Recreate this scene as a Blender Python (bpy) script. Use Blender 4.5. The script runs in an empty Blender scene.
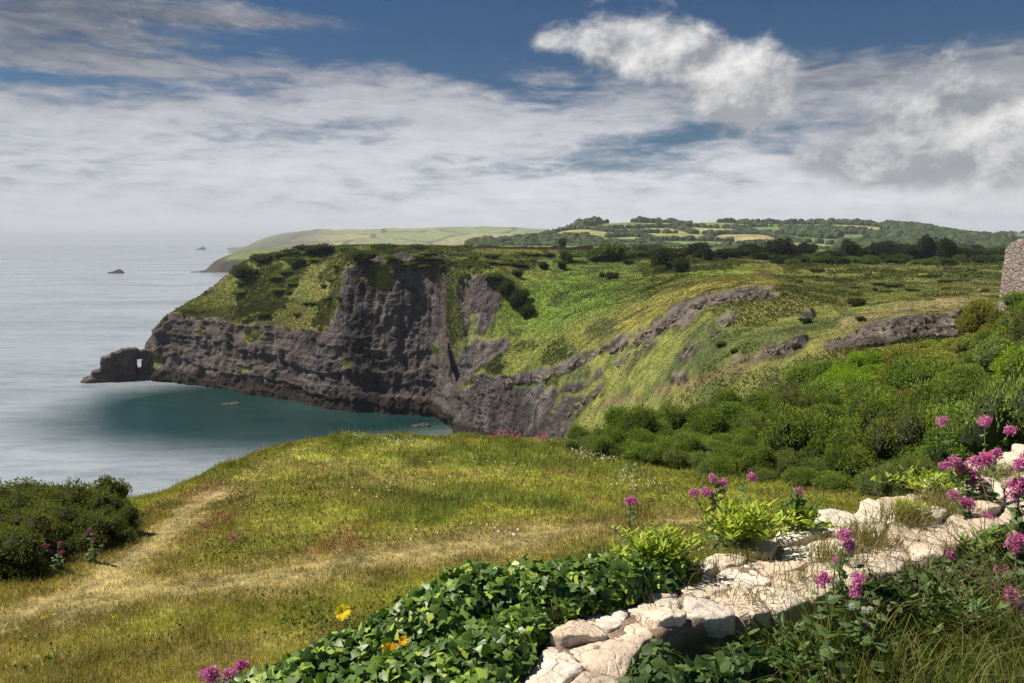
import bpy, bmesh, math
import numpy as np
from mathutils import Vector, Matrix
from mathutils.bvhtree import BVHTree
S = bpy.context.scene
COL = S.collection
# ------------------------------------------------------------------ camera, sky, sun, exposure
H = 50.0; FPX = 796.0; PITCH = math.radians(7.05)
cam = bpy.data.cameras.new('camera'); camo = bpy.data.objects.new('camera', cam); COL.objects.link(camo)
cam.sensor_width = 36; cam.lens = FPX / 1024 * 36; cam.clip_start = .05; cam.clip_end = 90000
camo.location = (0, 0, H); camo.rotation_euler = (math.radians(90) - PITCH, 0, 0); S.camera = camo
SUN_AZ = math.radians(-80); SUN_EL = math.radians(54)       # azimuth from +Y, negative = left
sd = Vector((math.sin(SUN_AZ) * math.cos(SUN_EL), math.cos(SUN_AZ) * math.cos(SUN_EL), math.sin(SUN_EL)))
sl = bpy.data.lights.new('sun', 'SUN'); sl.energy = 5.0; sl.angle = math.radians(.6); sl.color = (1, .90, .74)
so = bpy.data.objects.new('sun', sl); COL.objects.link(so); so.rotation_euler = (-sd).to_track_quat('-Z', 'Y').to_euler()
S.view_settings.view_transform = 'Standard'; S.view_settings.look = 'None'
S.view_settings.exposure = 0.62; S.view_settings.gamma = 1; S.view_settings.use_curve_mapping = False
S.cycles.volume_bounces = 0; S.cycles.max_bounces = 6

class NT:
    """tiny node-graph writer"""
    def __init__(s, t): s.t = t; t.nodes.clear()
    def n(s, typ, ins={}, **kw):
        d = s.t.nodes.new(typ)
        for k, v in kw.items(): setattr(d, k, v)
        for k, v in ins.items():
            if isinstance(v, bpy.types.NodeSocket): s.t.links.new(v, d.inputs[k])
            elif v is not None: d.inputs[k].default_value = v
        return d
    def m(s, op, a, b=None, c=None, clamp=False):
        ins = {0: a}
        if b is not None: ins[1] = b
        if c is not None: ins[2] = c
        return s.n('ShaderNodeMath', ins, operation=op, use_clamp=clamp).outputs[0]
    def vm(s, op, a, b=None):
        ins = {0: a}
        if b is not None: ins[1] = b
        return s.n('ShaderNodeVectorMath', ins, operation=op).outputs[0]
    def noise(s, vec, scale=1, detail=4, rough=.5, dist=0, out=0):
        return s.n('ShaderNodeTexNoise', {'Vector': vec, 'Scale': scale, 'Detail': detail, 'Roughness': rough, 'Distortion': dist}).outputs[out]
    def mix(s, f, a, b, mode='MIX'):
        d = s.n('ShaderNodeMix', {}, data_type='RGBA', blend_type=mode)
        for i, v in ((0, f), (6, a), (7, b)):
            if isinstance(v, bpy.types.NodeSocket): s.t.links.new(v, d.inputs[i])
            else: d.inputs[i].default_value = v if i == 0 else (*v[:3], 1)
        return d.outputs[2]
    def ramp(s, f, a, b, lo=0., hi=1.):
        return s.n('ShaderNodeMapRange', {0: f, 1: a, 2: b, 3: lo, 4: hi}, interpolation_type='SMOOTHSTEP').outputs[0]

def azel(px, py):
    b = (341.5 - py) / FPX; a = (px - 512) / FPX
    y = math.cos(PITCH) + b * math.sin(PITCH); z = -math.sin(PITCH) + b * math.cos(PITCH)
    return math.atan2(a, y), math.atan2(z, math.hypot(a, y))

w = bpy.data.worlds.new('World'); S.world = w; w.use_nodes = True
g = NT(w.node_tree)
sky = g.n('ShaderNodeTexSky', sky_type='NISHITA', sun_disc=False, sun_elevation=SUN_EL, sun_rotation=SUN_AZ, air_density=1.0, dust_density=.4, ozone_density=2.5)
tc = g.n('ShaderNodeTexCoord').outputs['Generated']
sx = g.n('ShaderNodeSeparateXYZ', {0: tc})
AZ = g.m('ARCTAN2', sx.outputs[0], sx.outputs[1]); EL = g.m('ARCSINE', sx.outputs[2])
def comb(x, y, z=0.): return g.n('ShaderNodeCombineXYZ', {0: x, 1: y, 2: z}).outputs[0]
def gauss(px, py, wx, wy, amp, rot=0.):
    a0, e0 = azel(px, py); c, s_ = math.cos(rot), math.sin(rot)
    da = g.m('SUBTRACT', AZ, a0); de = g.m('SUBTRACT', EL, e0)
    u = g.m('ADD', g.m('MULTIPLY', da, c), g.m('MULTIPLY', de, s_)); v = g.m('SUBTRACT', g.m('MULTIPLY', de, c), g.m('MULTIPLY', da, s_))
    u = g.m('DIVIDE', u, wx / FPX); v = g.m('DIVIDE', v, wy / FPX)
    r = g.m('ADD', g.m('MULTIPLY', u, u), g.m('MULTIPLY', v, v))
    return g.m('MULTIPLY', g.m('EXPONENT', g.m('MULTIPLY', r, -1.)), amp)
def total(lst):
    o = lst[0]
    for q in lst[1:]: o = g.m('ADD', o, q)
    return o
# thin streaky sheet: noise in a stretched azimuth / elevation frame
warp = g.noise(comb(g.m('MULTIPLY', AZ, 2.2), g.m('MULTIPLY', EL, 7.)), 2.2, 3, .5)
st = comb(g.m('MULTIPLY', AZ, 2.6), g.m('ADD', g.m('MULTIPLY', EL, 17.), g.m('MULTIPLY', warp, 1.6)), 3.3)
n1 = g.noise(st, 1.5, 9, .62, .25)
n1b = g.noise(comb(g.m('MULTIPLY', AZ, 9.), g.m('MULTIPLY', EL, 34.), 7.), 2.6, 7, .62, .5)
base = g.m('ADD', g.m('MULTIPLY', g.m('SUBTRACT', n1, .5), 1.9), g.m('MULTIPLY', g.m('SUBTRACT', n1b, .5), 1.1))
cover = total([base, g.ramp(EL, .30, .13, -.12, .62),
    gauss(60, 12, 170, 38, .62, .03), gauss(265, 20, 120, 8, .75, .02), gauss(430, 30, 120, 5, .35, .06), gauss(150, 40, 120, 8, .3), gauss(80, 62, 120, 14, .30),
    gauss(60, 78, 190, 8, -.62), gauss(330, 47, 260, 15, -.62, .03), gauss(480, 12, 190, 24, -.5), gauss(470, 72, 90, 16, -.62, -.35),
    gauss(400, 105, 260, 30, .35, .0), gauss(575, 95, 50, 14, -.25), gauss(662, 146, 75, 16, -.62, .12), gauss(700, 128, 60, 10, -.35), gauss(640, 170, 60, 10, -.2),
    gauss(880, 12, 260, 26, -.8), gauss(900, 75, 200, 22, .25), gauss(500, 215, 700, 35, .5)])
m_st = g.ramp(cover, -.05, .85)
# cumulus masses
cq = comb(g.m('MULTIPLY', AZ, 1.), g.m('MULTIPLY', EL, 1.35), 1.7)
c1 = g.noise(cq, 12., 10, .62, .12)
a_s, e_s = -.012, .020
cq2 = comb(g.m('ADD', AZ, a_s), g.m('MULTIPLY', g.m('ADD', EL, e_s), 1.35), 1.7)
c2 = g.noise(cq2, 12., 10, .62, .12)
cl = g.m('MULTIPLY', g.m('SUBTRACT', c1, .5), 3.4)
cmass = total([cl, gauss(610, 48, 62, 24, 1.25, -.1), gauss(690, 50, 80, 30, 1.45, -.25), gauss(735, 92, 50, 36, 1.35, -.3), gauss(545, 38, 22, 9, .8),
    gauss(905, 130, 75, 34, 1.25, .1), gauss(975, 125, 70, 40, 1.25), gauss(865, 160, 75, 24, 1.15), gauss(985, 172, 90, 22, .95),
    gauss(935, 218, 60, 8, .8), gauss(930, 0, 28, 9, .7)])
m_cu = g.m('MULTIPLY', g.ramp(cmass, .38, 1.5), .95)
rel = g.m('SUBTRACT', c1, c2)
und = total([gauss(900, 150, 160, 50, .07), gauss(735, 108, 50, 20, .26), gauss(860, 172, 110, 18, .34), gauss(650, 72, 60, 12, .10), gauss(1000, 180, 90, 16, .22), gauss(950, 130, 160, 60, .16)])
lum = g.m('ADD', g.m('ADD', .50, g.m('MULTIPLY', rel, 2.0)), g.m('MULTIPLY', g.m('SUBTRACT', c1, .5), .35))
big = g.noise(cq, 5., 4, .5, .2)
lum = g.m('ADD', g.m('SUBTRACT', lum, g.m('MULTIPLY', und, .85)), g.m('MULTIPLY', g.m('SUBTRACT', big, .5), .7))
lum = g.m('MAXIMUM', lum, g.m('ADD', .10, g.m('MULTIPLY', c1, .28)))
cu_col = g.mix(lum, (.12, .14, .18), (1.0, .98, .96))
sl_l = g.m('ADD', g.m('MULTIPLY', g.m('SUBTRACT', n1b, .5), .45), g.m('MULTIPLY', g.m('SUBTRACT', n1, .5), .5))
sl_l = total([sl_l, g.ramp(EL, .27, .02, .33, .74), gauss(0, 20, 260, 80, -.22), gauss(520, 60, 900, 40, -.12), gauss(0, 225, 330, 40, -.08), gauss(330, 100, 300, 40, .09), gauss(620, 200, 400, 40, .10), gauss(900, 80, 240, 40, -.20)])
st_col = g.mix(g.m('MAXIMUM', sl_l, .0), (.10, .12, .16), (1.05, 1.04, 1.06))
skyb = g.n('ShaderNodeHueSaturation', {'Saturation': 1.25, 'Value': .046, 'Color': sky.outputs[0]}).outputs[0]
skyb = g.mix(1., skyb, (.50, .74, .92), 'MULTIPLY')
c = g.mix(g.m('MULTIPLY', m_st, .92), skyb, g.mix(1., st_col, (.90, .90, .92), 'MULTIPLY'))
c = g.mix(m_cu, c, cu_col)
c = g.mix(g.ramp(EL, .045, -.002, 0., .8), c, (.80, .81, .86))
bgn = g.n('ShaderNodeBackground', {'Color': c, 'Strength': .66})
g.n('ShaderNodeOutputWorld', {'Surface': bgn.outputs[0]})
w.cycles.sampling_method = 'MANUAL'; w.cycles.sample_map_resolution = 512

# ------------------------------------------------------------------ numpy helpers
RNG = np.random.default_rng(7)
def _h(ix, iy, iz, seed):
    n = (ix.astype(np.int64) * 374761393 + iy.astype(np.int64) * 668265263 + iz.astype(np.int64) * 2147483647 + seed * 974634777) & 0xffffffff
    n = ((n ^ (n >> 13)) * 1274126177) & 0xffffffff
    n = ((n ^ (n >> 16)) * 2246822519) & 0xffffffff
    return ((n ^ (n >> 15)) & 0xffffff) / float(0xffffff) * 2 - 1
def vnoise(p, seed=0):
    i = np.floor(p).astype(np.int64); f = p - i; f = f * f * f * (f * (f * 6 - 15) + 10)
    r = 0
    for a in (0, 1):
        for b in (0, 1):
            for c_ in (0, 1):
                wgt = (f[..., 0] if a else 1 - f[..., 0]) * (f[..., 1] if b else 1 - f[..., 1]) * (f[..., 2] if c_ else 1 - f[..., 2])
                r = r + wgt * _h(i[..., 0] + a, i[..., 1] + b, i[..., 2] + c_, seed)
    return r
def fbm(p, sc, octv=4, seed=0, gain=.5, ridged=False):
    p = np.asarray(p) * np.asarray(sc, float); r = 0; a = 1; t = 0
    for o in range(octv):
        v = vnoise(p + o * 17.3, seed + o)
        if ridged: v = 1 - 2 * np.abs(v)
        r = r + a * v; t += a; a *= gain; p = p * 2.03
    return r / t
def smst(x, a, b):
    t = np.clip((x - a) / (b - a), 0, 1); return t * t * (3 - 2 * t)
def lerp(a, b, t): return a + (b - a) * t[..., None]
def sl_(py): return np.tan(PITCH + np.arctan((np.asarray(py, float) - 341.5) / FPX))     # drop per metre of depth
def py_of(z, D): return 341.5 + FPX * np.tan(np.arctan((H - z) / D) - PITCH)
def P(px, py, D):
    px = np.asarray(px, float); py = np.asarray(py, float); b = (341.5 - py) / FPX
    y = math.cos(PITCH) + b * math.sin(PITCH); z = -math.sin(PITCH) + b * math.cos(PITCH)
    D = np.asarray(D, float)
    return np.stack(np.broadcast_arrays(D * (px - 512) / FPX / y, D, H + D * z / y), -1)
def PX(v):
    v = np.asarray(v, float); x, y, z = v[..., 0], v[..., 1], v[..., 2] - H
    f = y * math.cos(PITCH) - z * math.sin(PITCH); u = y * math.sin(PITCH) + z * math.cos(PITCH)
    return 512 + FPX * x / f, 341.5 - FPX * u / f
def Ph(px, py, h): return P(px, py, h / float(sl_(py)))

def mesh(name, V, F, col=None, smooth=True, attrs=None):
    V = np.asarray(V, np.float32).reshape(-1, 3); F = np.asarray(F, np.int32)
    k = F.shape[1]; me = bpy.data.meshes.new(name)
    me.vertices.add(len(V)); me.vertices.foreach_set('co', V.ravel())
    me.loops.add(F.size); me.loops.foreach_set('vertex_index', F.ravel())
    me.polygons.add(len(F)); me.polygons.foreach_set('loop_start', np.arange(0, F.size, k, dtype=np.int32))
    me.polygons.foreach_set('use_smooth', np.full(len(F), smooth, bool))
    me.update(calc_edges=True)
    if col is not None:
        a = me.color_attributes.new('col', 'FLOAT_COLOR', 'POINT'); c4 = np.ones((len(V), 4), np.float32); c4[:, :3] = col
        a.data.foreach_set('color', c4.ravel())
    for k2, v in (attrs or {}).items():
        a = me.attributes.new(k2, 'FLOAT', 'POINT'); a.data.foreach_set('value', np.asarray(v, np.float32).ravel())
    return me
def obj(name, me, mt, parent=None, kind=None):
    o = bpy.data.objects.new(name, me); COL.objects.link(o)
    if mt and not me.materials: me.materials.append(mt)
    if parent: o.parent = parent
    if kind: o['kind'] = kind
    return o
def tag(o, label, cat, group=None, kind=None):
    o['label'] = label; o['category'] = cat
    if group: o['group'] = group
    if kind: o['kind'] = kind
    return o
def empty(name, loc, label, cat, group=None):
    o = bpy.data.objects.new(name, None); COL.objects.link(o); o.location = loc; o.empty_display_size = .1
    return tag(o, label, cat, group)
def grid_faces(nr, nc):
    i = np.arange(nr * nc).reshape(nr, nc)
    return np.stack([i[:-1, :-1], i[:-1, 1:], i[1:, 1:], i[1:, :-1]], -1).reshape(-1, 4)
def gnormals(G):
    du = np.gradient(G, axis=1); dv = np.gradient(G, axis=0); n = np.cross(du, dv)
    return n / (np.linalg.norm(n, axis=-1, keepdims=True) + 1e-9)
def gsm(A, s, axis):
    if s <= 0: return A
    r = int(3 * s) + 1; k = np.exp(-.5 * (np.arange(-r, r + 1) / s) ** 2); k /= k.sum()
    A = np.moveaxis(A, axis, -1); Ap = np.concatenate([np.repeat(A[..., :1], r, -1), A, np.repeat(A[..., -1:], r, -1)], -1)
    out = sum(k[j] * Ap[..., j:j + A.shape[-1]] for j in range(2 * r + 1)); return np.moveaxis(out, -1, axis)
def unit(v): return v / (np.linalg.norm(v, axis=-1, keepdims=True) + 1e-9)

# ------------------------------------------------------------------ materials
def mat(name):
    m = bpy.data.materials.new(name); m.use_nodes = True; return m, NT(m.node_tree)
def finish(g, **ins):
    b = g.n('ShaderNodeBsdfPrincipled', {k.replace('_', ' '): v for k, v in ins.items()}); g.n('ShaderNodeOutputMaterial', {'Surface': b.outputs[0]}); return b
def m_ground(name, fine=(3., 14.), bumpd=.25, rockb=1.0):
    m, g = mat(name); o = g.n('ShaderNodeTexCoord').outputs['Object']
    cn = g.n('ShaderNodeAttribute', attribute_name='col').outputs['Color']; rk = g.n('ShaderNodeAttribute', attribute_name='rock').outputs['Fac']
    a = g.noise(o, fine[0], 6, .65); b = g.noise(o, fine[1], 4, .6)
    v = g.m('ADD', g.ramp(a, .25, .75, .55, 1.45), g.m('MULTIPLY', g.m('SUBTRACT', b, .5), .5))
    col = g.mix(1., cn, g.n('ShaderNodeCombineColor', {0: v, 1: v, 2: v}).outputs[0], 'MULTIPLY')
    vr = g.vm('MULTIPLY', o, (1., 1., .55)); r1 = g.noise(vr, .42, 9, .68, .6)
    crk = g.n('ShaderNodeTexVoronoi', {'Vector': g.vm('ADD', vr, g.vm('MULTIPLY', g.n('ShaderNodeTexNoise', {'Vector': vr, 'Scale': .8}).outputs['Color'], (2., 2., 2.))), 'Scale': .32}, feature='DISTANCE_TO_EDGE').outputs[0]
    hr = g.m('ADD', g.m('MULTIPLY', r1, 2.2), g.m('MULTIPLY', g.ramp(crk, 0., .12), .35))
    h = g.mix(rk, g.n('ShaderNodeCombineColor', {0: g.m('MULTIPLY', a, bumpd * 2), 1: 0., 2: 0.}).outputs[0], g.n('ShaderNodeCombineColor', {0: g.m('MULTIPLY', hr, rockb), 1: 0., 2: 0.}).outputs[0])
    hh = g.n('ShaderNodeSeparateColor', {0: h}).outputs[0]
    bp = g.n('ShaderNodeBump', {'Strength': 1., 'Distance': 1., 'Height': hh})
    finish(g, Base_Color=col, Roughness=.92, Normal=bp.outputs[0], Specular_IOR_Level=.2); return m
def m_leaf(name, tint=(1, 1, 1), rough=.55, trans=.25, vary=.35, spec=.3):
    m, g = mat(name); cn = g.n('ShaderNodeAttribute', attribute_name='col').outputs['Color']
    rnd = g.n('ShaderNodeObjectInfo').outputs['Random']
    v = g.m('ADD', 1 - vary / 2, g.m('MULTIPLY', rnd, vary))
    hs = g.n('ShaderNodeHueSaturation', {'Hue': g.m('ADD', .5 - vary * .04, g.m('MULTIPLY', rnd, vary * .07)), 'Saturation': 1., 'Value': v, 'Color': cn}).outputs[0]
    col = g.mix(1., hs, tint, 'MULTIPLY')
    b = g.n('ShaderNodeBsdfPrincipled', {'Base Color': col, 'Roughness': rough, 'Specular IOR Level': spec})
    t = g.n('ShaderNodeBsdfTranslucent', {'Color': g.mix(1., col, (1.3, 1.45, .6), 'MULTIPLY')})
    mx = g.n('ShaderNodeMixShader', {0: trans, 1: b.outputs[0], 2: t.outputs[0]}); g.n('ShaderNodeOutputMaterial', {'Surface': mx.outputs[0]}); return m
def m_plain(name, c, rough=.8, sc=8., var=.3, bump=.0):
    m, g = mat(name); o = g.n('ShaderNodeTexCoord').outputs['Object']; a = g.noise(o, sc, 6, .6)
    col = g.mix(g.ramp(a, .3, .7), tuple(x * (1 - var) for x in c), tuple(x * (1 + var) for x in c))
    bp = g.n('ShaderNodeBump', {'Strength': .6, 'Distance': bump, 'Height': a})
    finish(g, Base_Color=col, Roughness=rough, Normal=bp.outputs[0]); return m
M_TERR = m_ground('clifftop_terrain', (.5, 2.2), .06, 1.0)
M_MEAD = m_ground('meadow_soil', (2.5, 14.), .06, .1)
M_HILL = m_ground('hill_fields', (.03, .15), 1.0, 3.)
M_LEAF = m_leaf('shrub_leaves', spec=.12, rough=.7, trans=.32); M_LEAFN = m_leaf('near_leaves', vary=.0, trans=.35)
M_IVY = m_leaf('ivy_leaves', vary=0., rough=.42, spec=.4, trans=.18)
M_GRASS = m_leaf('grass_blades', vary=0., trans=.35, rough=.6)
M_SCRUB = m_leaf('scrub_leaves', vary=0., trans=.15, rough=.8, spec=.1)
M_BARK = m_plain('bark', (.07, .055, .04)); M_STEM = m_plain('green_stem', (.10, .13, .04))
# ------------------------------------------------------------------ sea
def m_sea():
    m, g = mat('sea_water'); o = g.n('ShaderNodeNewGeometry').outputs['Position']
    p = g.vm('MULTIPLY', o, (1., 1., 0.))
    w1 = g.noise(g.vm('MULTIPLY', p, (.10, .22, 0.)), 1., 6, .6, .4); w2 = g.noise(g.vm('MULTIPLY', p, (.55, 1.1, 0.)), 1., 5, .6, .4)
    big = g.noise(g.vm('MULTIPLY', p, (.006, .012, 0.)), 1., 4, .5, .6)
    hgt = g.m('ADD', g.m('MULTIPLY', w1, 1.0), g.m('MULTIPLY', w2, .32))
    pos = g.n('ShaderNodeSeparateXYZ', {0: o})
    # shallow cove water is greener; open sea's pale base paints in reflected cloud light
    bp = g.n('ShaderNodeBump', {'Strength': .8, 'Distance': g.ramp(pos.outputs[1], 60., 500., .60, .17), 'Height': hgt})
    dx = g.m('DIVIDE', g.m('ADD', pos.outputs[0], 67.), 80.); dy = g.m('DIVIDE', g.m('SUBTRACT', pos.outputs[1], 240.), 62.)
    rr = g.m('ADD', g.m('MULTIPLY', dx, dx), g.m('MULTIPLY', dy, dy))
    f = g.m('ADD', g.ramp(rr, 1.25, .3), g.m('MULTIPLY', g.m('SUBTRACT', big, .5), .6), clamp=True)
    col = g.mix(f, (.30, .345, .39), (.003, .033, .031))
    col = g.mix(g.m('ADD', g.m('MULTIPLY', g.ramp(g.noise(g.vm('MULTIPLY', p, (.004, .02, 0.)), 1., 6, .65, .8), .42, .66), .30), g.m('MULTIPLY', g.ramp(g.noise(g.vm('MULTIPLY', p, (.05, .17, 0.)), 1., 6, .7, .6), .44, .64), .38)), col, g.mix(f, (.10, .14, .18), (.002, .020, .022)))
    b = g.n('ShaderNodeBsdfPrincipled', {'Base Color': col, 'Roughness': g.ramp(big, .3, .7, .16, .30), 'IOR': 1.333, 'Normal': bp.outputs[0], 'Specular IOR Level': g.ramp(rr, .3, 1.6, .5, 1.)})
    g.n('ShaderNodeOutputMaterial', {'Surface': b.outputs[0]}); return m
xs = np.concatenate([np.linspace(-26000, -2500, 12), np.linspace(-2000, 2000, 41), np.linspace(2500, 26000, 12)])
ys = np.concatenate([np.linspace(-300, 2000, 30), np.linspace(2600, 26500, 14)])
X, Y = np.meshgrid(xs, ys)
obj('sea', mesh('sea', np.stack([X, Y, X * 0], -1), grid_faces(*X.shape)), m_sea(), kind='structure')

# ------------------------------------------------------------------ sheets of terrain from surveyed columns
def Zn(z, D): return (float(py_of(z, D)), D)
def Wl(py): return (py, H / float(sl_(py)))
def sheet(cols, step, nsub, smx=7., px0=None, px1=None, rsm=1.2):
    ks = sorted(cols); tab = np.array([[cols[k][r] for r in range(len(cols[k]))] for k in ks])      # col,row,(py,D)
    pxs = np.arange(px0 or ks[0], (px1 or ks[-1]) + step, step)
    A = np.stack([[np.interp(pxs, ks, tab[:, r, c]) for c in (0, 1)] for r in range(tab.shape[1])])    # row,2,px
    A = gsm(A, smx / step, 2)
    rows = []
    for r in range(A.shape[0] - 1):
        for t in np.arange(nsub[r]) / nsub[r]: rows.append(A[r] * (1 - t) + A[r + 1] * t)
    rows.append(A[-1]); R = np.array(rows); R = gsm(R, rsm, 0)
    PYg, Dg = R[:, 0], R[:, 1]; PXg = np.broadcast_to(pxs, PYg.shape)
    return PXg, PYg, P(PXg, PYg, Dg)
def inpoly(x, y, poly):
    poly = np.array(poly, float); r = np.zeros(x.shape, bool); n = len(poly)
    for i in range(n):
        x1, y1 = poly[i]; x2, y2 = poly[(i + 1) % n]
        if y1 == y2: continue
        c_ = ((y1 > y) != (y2 > y)) & (x < (x2 - x1) * (y - y1) / (y2 - y1) + x1); r ^= c_
    return r
def dseg(x, y, pts):
    d = np.full(x.shape, 1e9)
    for (x1, y1), (x2, y2) in zip(pts[:-1], pts[1:]):
        t = np.clip(((x - x1) * (x2 - x1) + (y - y1) * (y2 - y1)) / ((x2 - x1) ** 2 + (y2 - y1) ** 2 + 1e-9), 0, 1)
        d = np.minimum(d, np.hypot(x - x1 - t * (x2 - x1), y - y1 - t * (y2 - y1)))
    return d

HC = {
 140: [Zn(-9, 300), Zn(-9, 301), Zn(-9, 302), Zn(-9, 303), Zn(-9, 305), Zn(-9, 307), Zn(-9, 309), Zn(-9, 311), Zn(-9, 320), Zn(-9, 330)],
 147: [Zn(-9, 291), Zn(-7, 295), Zn(0, 298), Zn(4, 299), Zn(8, 300), Zn(9, 301), Zn(9, 303), Zn(8, 306), Zn(0, 320), Zn(-9, 330)],
 151: [Zn(-9, 287), Wl(381), (368, 289.5), (356, 291), (344, 292.5), (339, 295), (336, 297), (333, 300), Zn(10, 315), Zn(-9, 325)],
 170: [Zn(-9, 284), Wl(382.5), (360, 287), (338, 290), (319, 293), (318, 296), (316, 299), (314, 304), Zn(14, 320), Zn(-9, 335)],
 206: [Zn(-9, 277), Wl(386.5), (362, 280), (340, 283), (319, 287), (310, 296), (302, 303), (293, 312), Zn(20, 330), Zn(-9, 350)],
 246: [Zn(-9, 264), Wl(393), (368, 267), (346, 270), (324, 274), (303, 288), (281, 300), (260, 318), Zn(40, 335), Zn(-9, 400)],
 292: [Zn(-9, 250), Wl(401), (376, 253), (351, 256), (328, 261), (300, 280), (271, 300), (250, 325), Zn(46, 350), Zn(-9, 440)],
 330: [Zn(-9, 236), Wl(409), (382, 240), (354, 243), (330, 248), (300, 268), (268, 290), (247, 330), Zn(48, 380), Zn(-9, 480)],
 346: [Zn(-9, 233), Wl(412), (380, 237), (345, 240), (305, 243), (268, 247), (257, 272), (246, 335), (244.6, 450), Zn(-9, 540)],
 392: [Zn(-9, 227), Wl(415.5), (378, 232), (340, 235), (300, 237), (261, 241), (253, 272), (246.5, 335), (244.8, 450), Zn(20, 600)],
 434: [Zn(-9, 225), Wl(417.5), (380, 229), (340, 232), (300, 235), (257, 240), (252, 270), (247, 335), (245, 470), Zn(30, 640)],
 446: [Zn(-9, 208), Wl(429), (405, 212), (390, 218), (330, 227), (264, 238), (255, 268), (247.5, 335), (245, 480), Zn(30, 640)],
 458: [Zn(-9, 198), Wl(441), (412, 203), (397, 206), (385, 219), (270, 231), (258, 262), (248, 330), (245.5, 500), Zn(30, 640)],
 483: [Zn(-9, 190), Wl(447), (405, 194), (368, 197), (352, 211), (269, 225), (259, 258), (248.5, 328), (245.5, 500), Zn(30, 640)],
 500: [Zn(-6, 182), (452, 184), (412, 188), (374, 191), (346, 205), (272, 222), (261, 256), (249, 325), (245.5, 500), Zn(30, 640)],
 522: [Zn(-2, 165), (455, 170), (413, 175), (376, 181), (338, 202), (287, 222), (264, 254), (249.5, 323), (245.5, 510), Zn(30, 640)],
 545: [Zn(0, 145), (458, 155), (410, 164), (366, 173), (327, 197), (286, 222), (266, 252), (250, 320), (245.5, 520), Zn(30, 640)],
 586: [Zn(5, 115), (462, 126), (405, 142), (348, 160), (315, 188), (285, 220), (268, 250), (251, 315), (245.5, 520), Zn(30, 640)],
 620: [Zn(10, 95), (458, 108), (392, 130), (334, 152), (305, 182), (281, 215), (268, 248), (252, 310), (246, 530), Zn(30, 640)],
 663: [Zn(16, 78), (450, 91), (365, 115), (314, 137), (292, 168), (277, 205), (267, 245), (253, 310), (246.5, 540), Zn(30, 660)],
 713: [Zn(22, 64), (440, 77), (345, 100), (293, 125), (282, 155), (274, 190), (266, 240), (255, 310), (247, 560), Zn(30, 680)],
 770: [Zn(28, 60), (420, 69), (340, 92), (290, 120), (281, 148), (275, 185), (267, 238), (257, 310), (248, 560), Zn(30, 700)],
 830: [Zn(30, 56), (400, 63), (347, 78), (306, 105), (290, 138), (279, 175), (268, 230), (259, 300), (249, 560), Zn(30, 700)],
 860: [Zn(32, 54), (386, 61), (346, 76), (324, 81), (300, 112), (283, 155), (270, 215), (260, 290), (250, 560), Zn(30, 700)],
 905: [Zn(33, 54), (378, 61), (345, 77), (317, 80), (298, 108), (282, 152), (270, 212), (261, 290), (251, 560), Zn(30, 700)],
 958: [Zn(33, 54), (372, 61), (338, 78), (311, 82), (297, 106), (282, 150), (270, 210), (261, 290), (251, 560), Zn(30, 700)],
 985: [Zn(33, 54), (370, 61), (336, 74), (315, 84), (297, 106), (282, 150), (270, 210), (261, 290), (251, 560), Zn(30, 700)],
 1170: [Zn(33, 54), (370, 61), (336, 74), (315, 84), (297, 106), (282, 150), (270, 210), (261, 290), (251, 560), Zn(30, 700)]}
px_, py_, G = sheet(HC, 1.25, [10, 42, 42, 48, 66, 34, 30, 26, 16], smx=3.0, rsm=1.3)
# where bare rock shows: surveyed outlines, ragged by noise
n3 = fbm(G, .09, 4, 3); n4 = fbm(G, .25, 4, 5); n5 = fbm(G, .02, 3, 9)
qx = px_ + 7 * n3 + 3 * n4; qy = py_ + 6 * fbm(G, .1, 4, 11) + 2 * n4
ROCK = [
 [(130, 400), (130, 336), (150, 326), (160, 318), (172, 314), (206, 317), (233, 324), (260, 324), (290, 330), (328, 328), (338, 312), (342, 278), (346, 262), (362, 258), (380, 258), (400, 254), (440, 255), (446, 275), (444, 300), (444, 330), (455, 365), (450, 440), (130, 440)],
 [(455, 285), (463, 272), (497, 271), (502, 285), (492, 320), (480, 342), (510, 338), (512, 345), (484, 364), (458, 392), (443, 440), (430, 430), (440, 380), (466, 350), (466, 320), (455, 300)],
 [(440, 445), (446, 420), (457, 396), (470, 382), (484, 384), (500, 380), (520, 388), (540, 384), (556, 396), (585, 392), (578, 410), (545, 465), (440, 465)],
 [(825, 344), (848, 331), (870, 322), (900, 317), (940, 315), (962, 311), (962, 331), (952, 336), (915, 338), (880, 343), (850, 345)]]
rock = np.zeros(px_.shape)
for pl in ROCK: rock = np.maximum(rock, inpoly(qx, qy, pl))
LEDGE = [([(476, 380), (505, 381), (553, 370), (575, 363), (600, 351), (622, 344), (645, 337)], 5.5), ([(650, 330), (664, 324), (676, 314), (700, 303), (740, 297), (772, 296)], 7.5),
 ([(560, 425), (580, 404), (604, 390)], 4), ([(620, 362), (640, 352), (655, 342)], 2.5), ([(552, 392), (585, 382), (600, 372)], 4), ([(682, 322), (690, 316)], 8), ([(712, 335), (732, 322)], 6), ([(700, 345), (685, 356), (690, 358)], 6), ([(674, 378), (688, 377)], 4),
 ([(764, 352), (790, 346), (798, 340)], 7), ([(735, 360), (755, 355)], 3.5), ([(826, 344), (850, 338)], 4), ([(800, 318), (812, 312)], 3)]
for pts, wd in LEDGE: rock = np.maximum(rock, (dseg(qx, qy, pts) < wd))
brown = np.maximum.reduce([smst(dseg(qx, qy, pts), wd, wd * .4) for pts, wd in [([(660, 392), (690, 385), (740, 368)], 9), ([(740, 365), (770, 352)], 9), ([(600, 405), (640, 398)], 5)]])
vegr = (fbm(G, (.10, .10, .16), 4, 21) > .36) & (px_ > 150) & (py_ < 372)                    # tufts clinging to the rock
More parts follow.
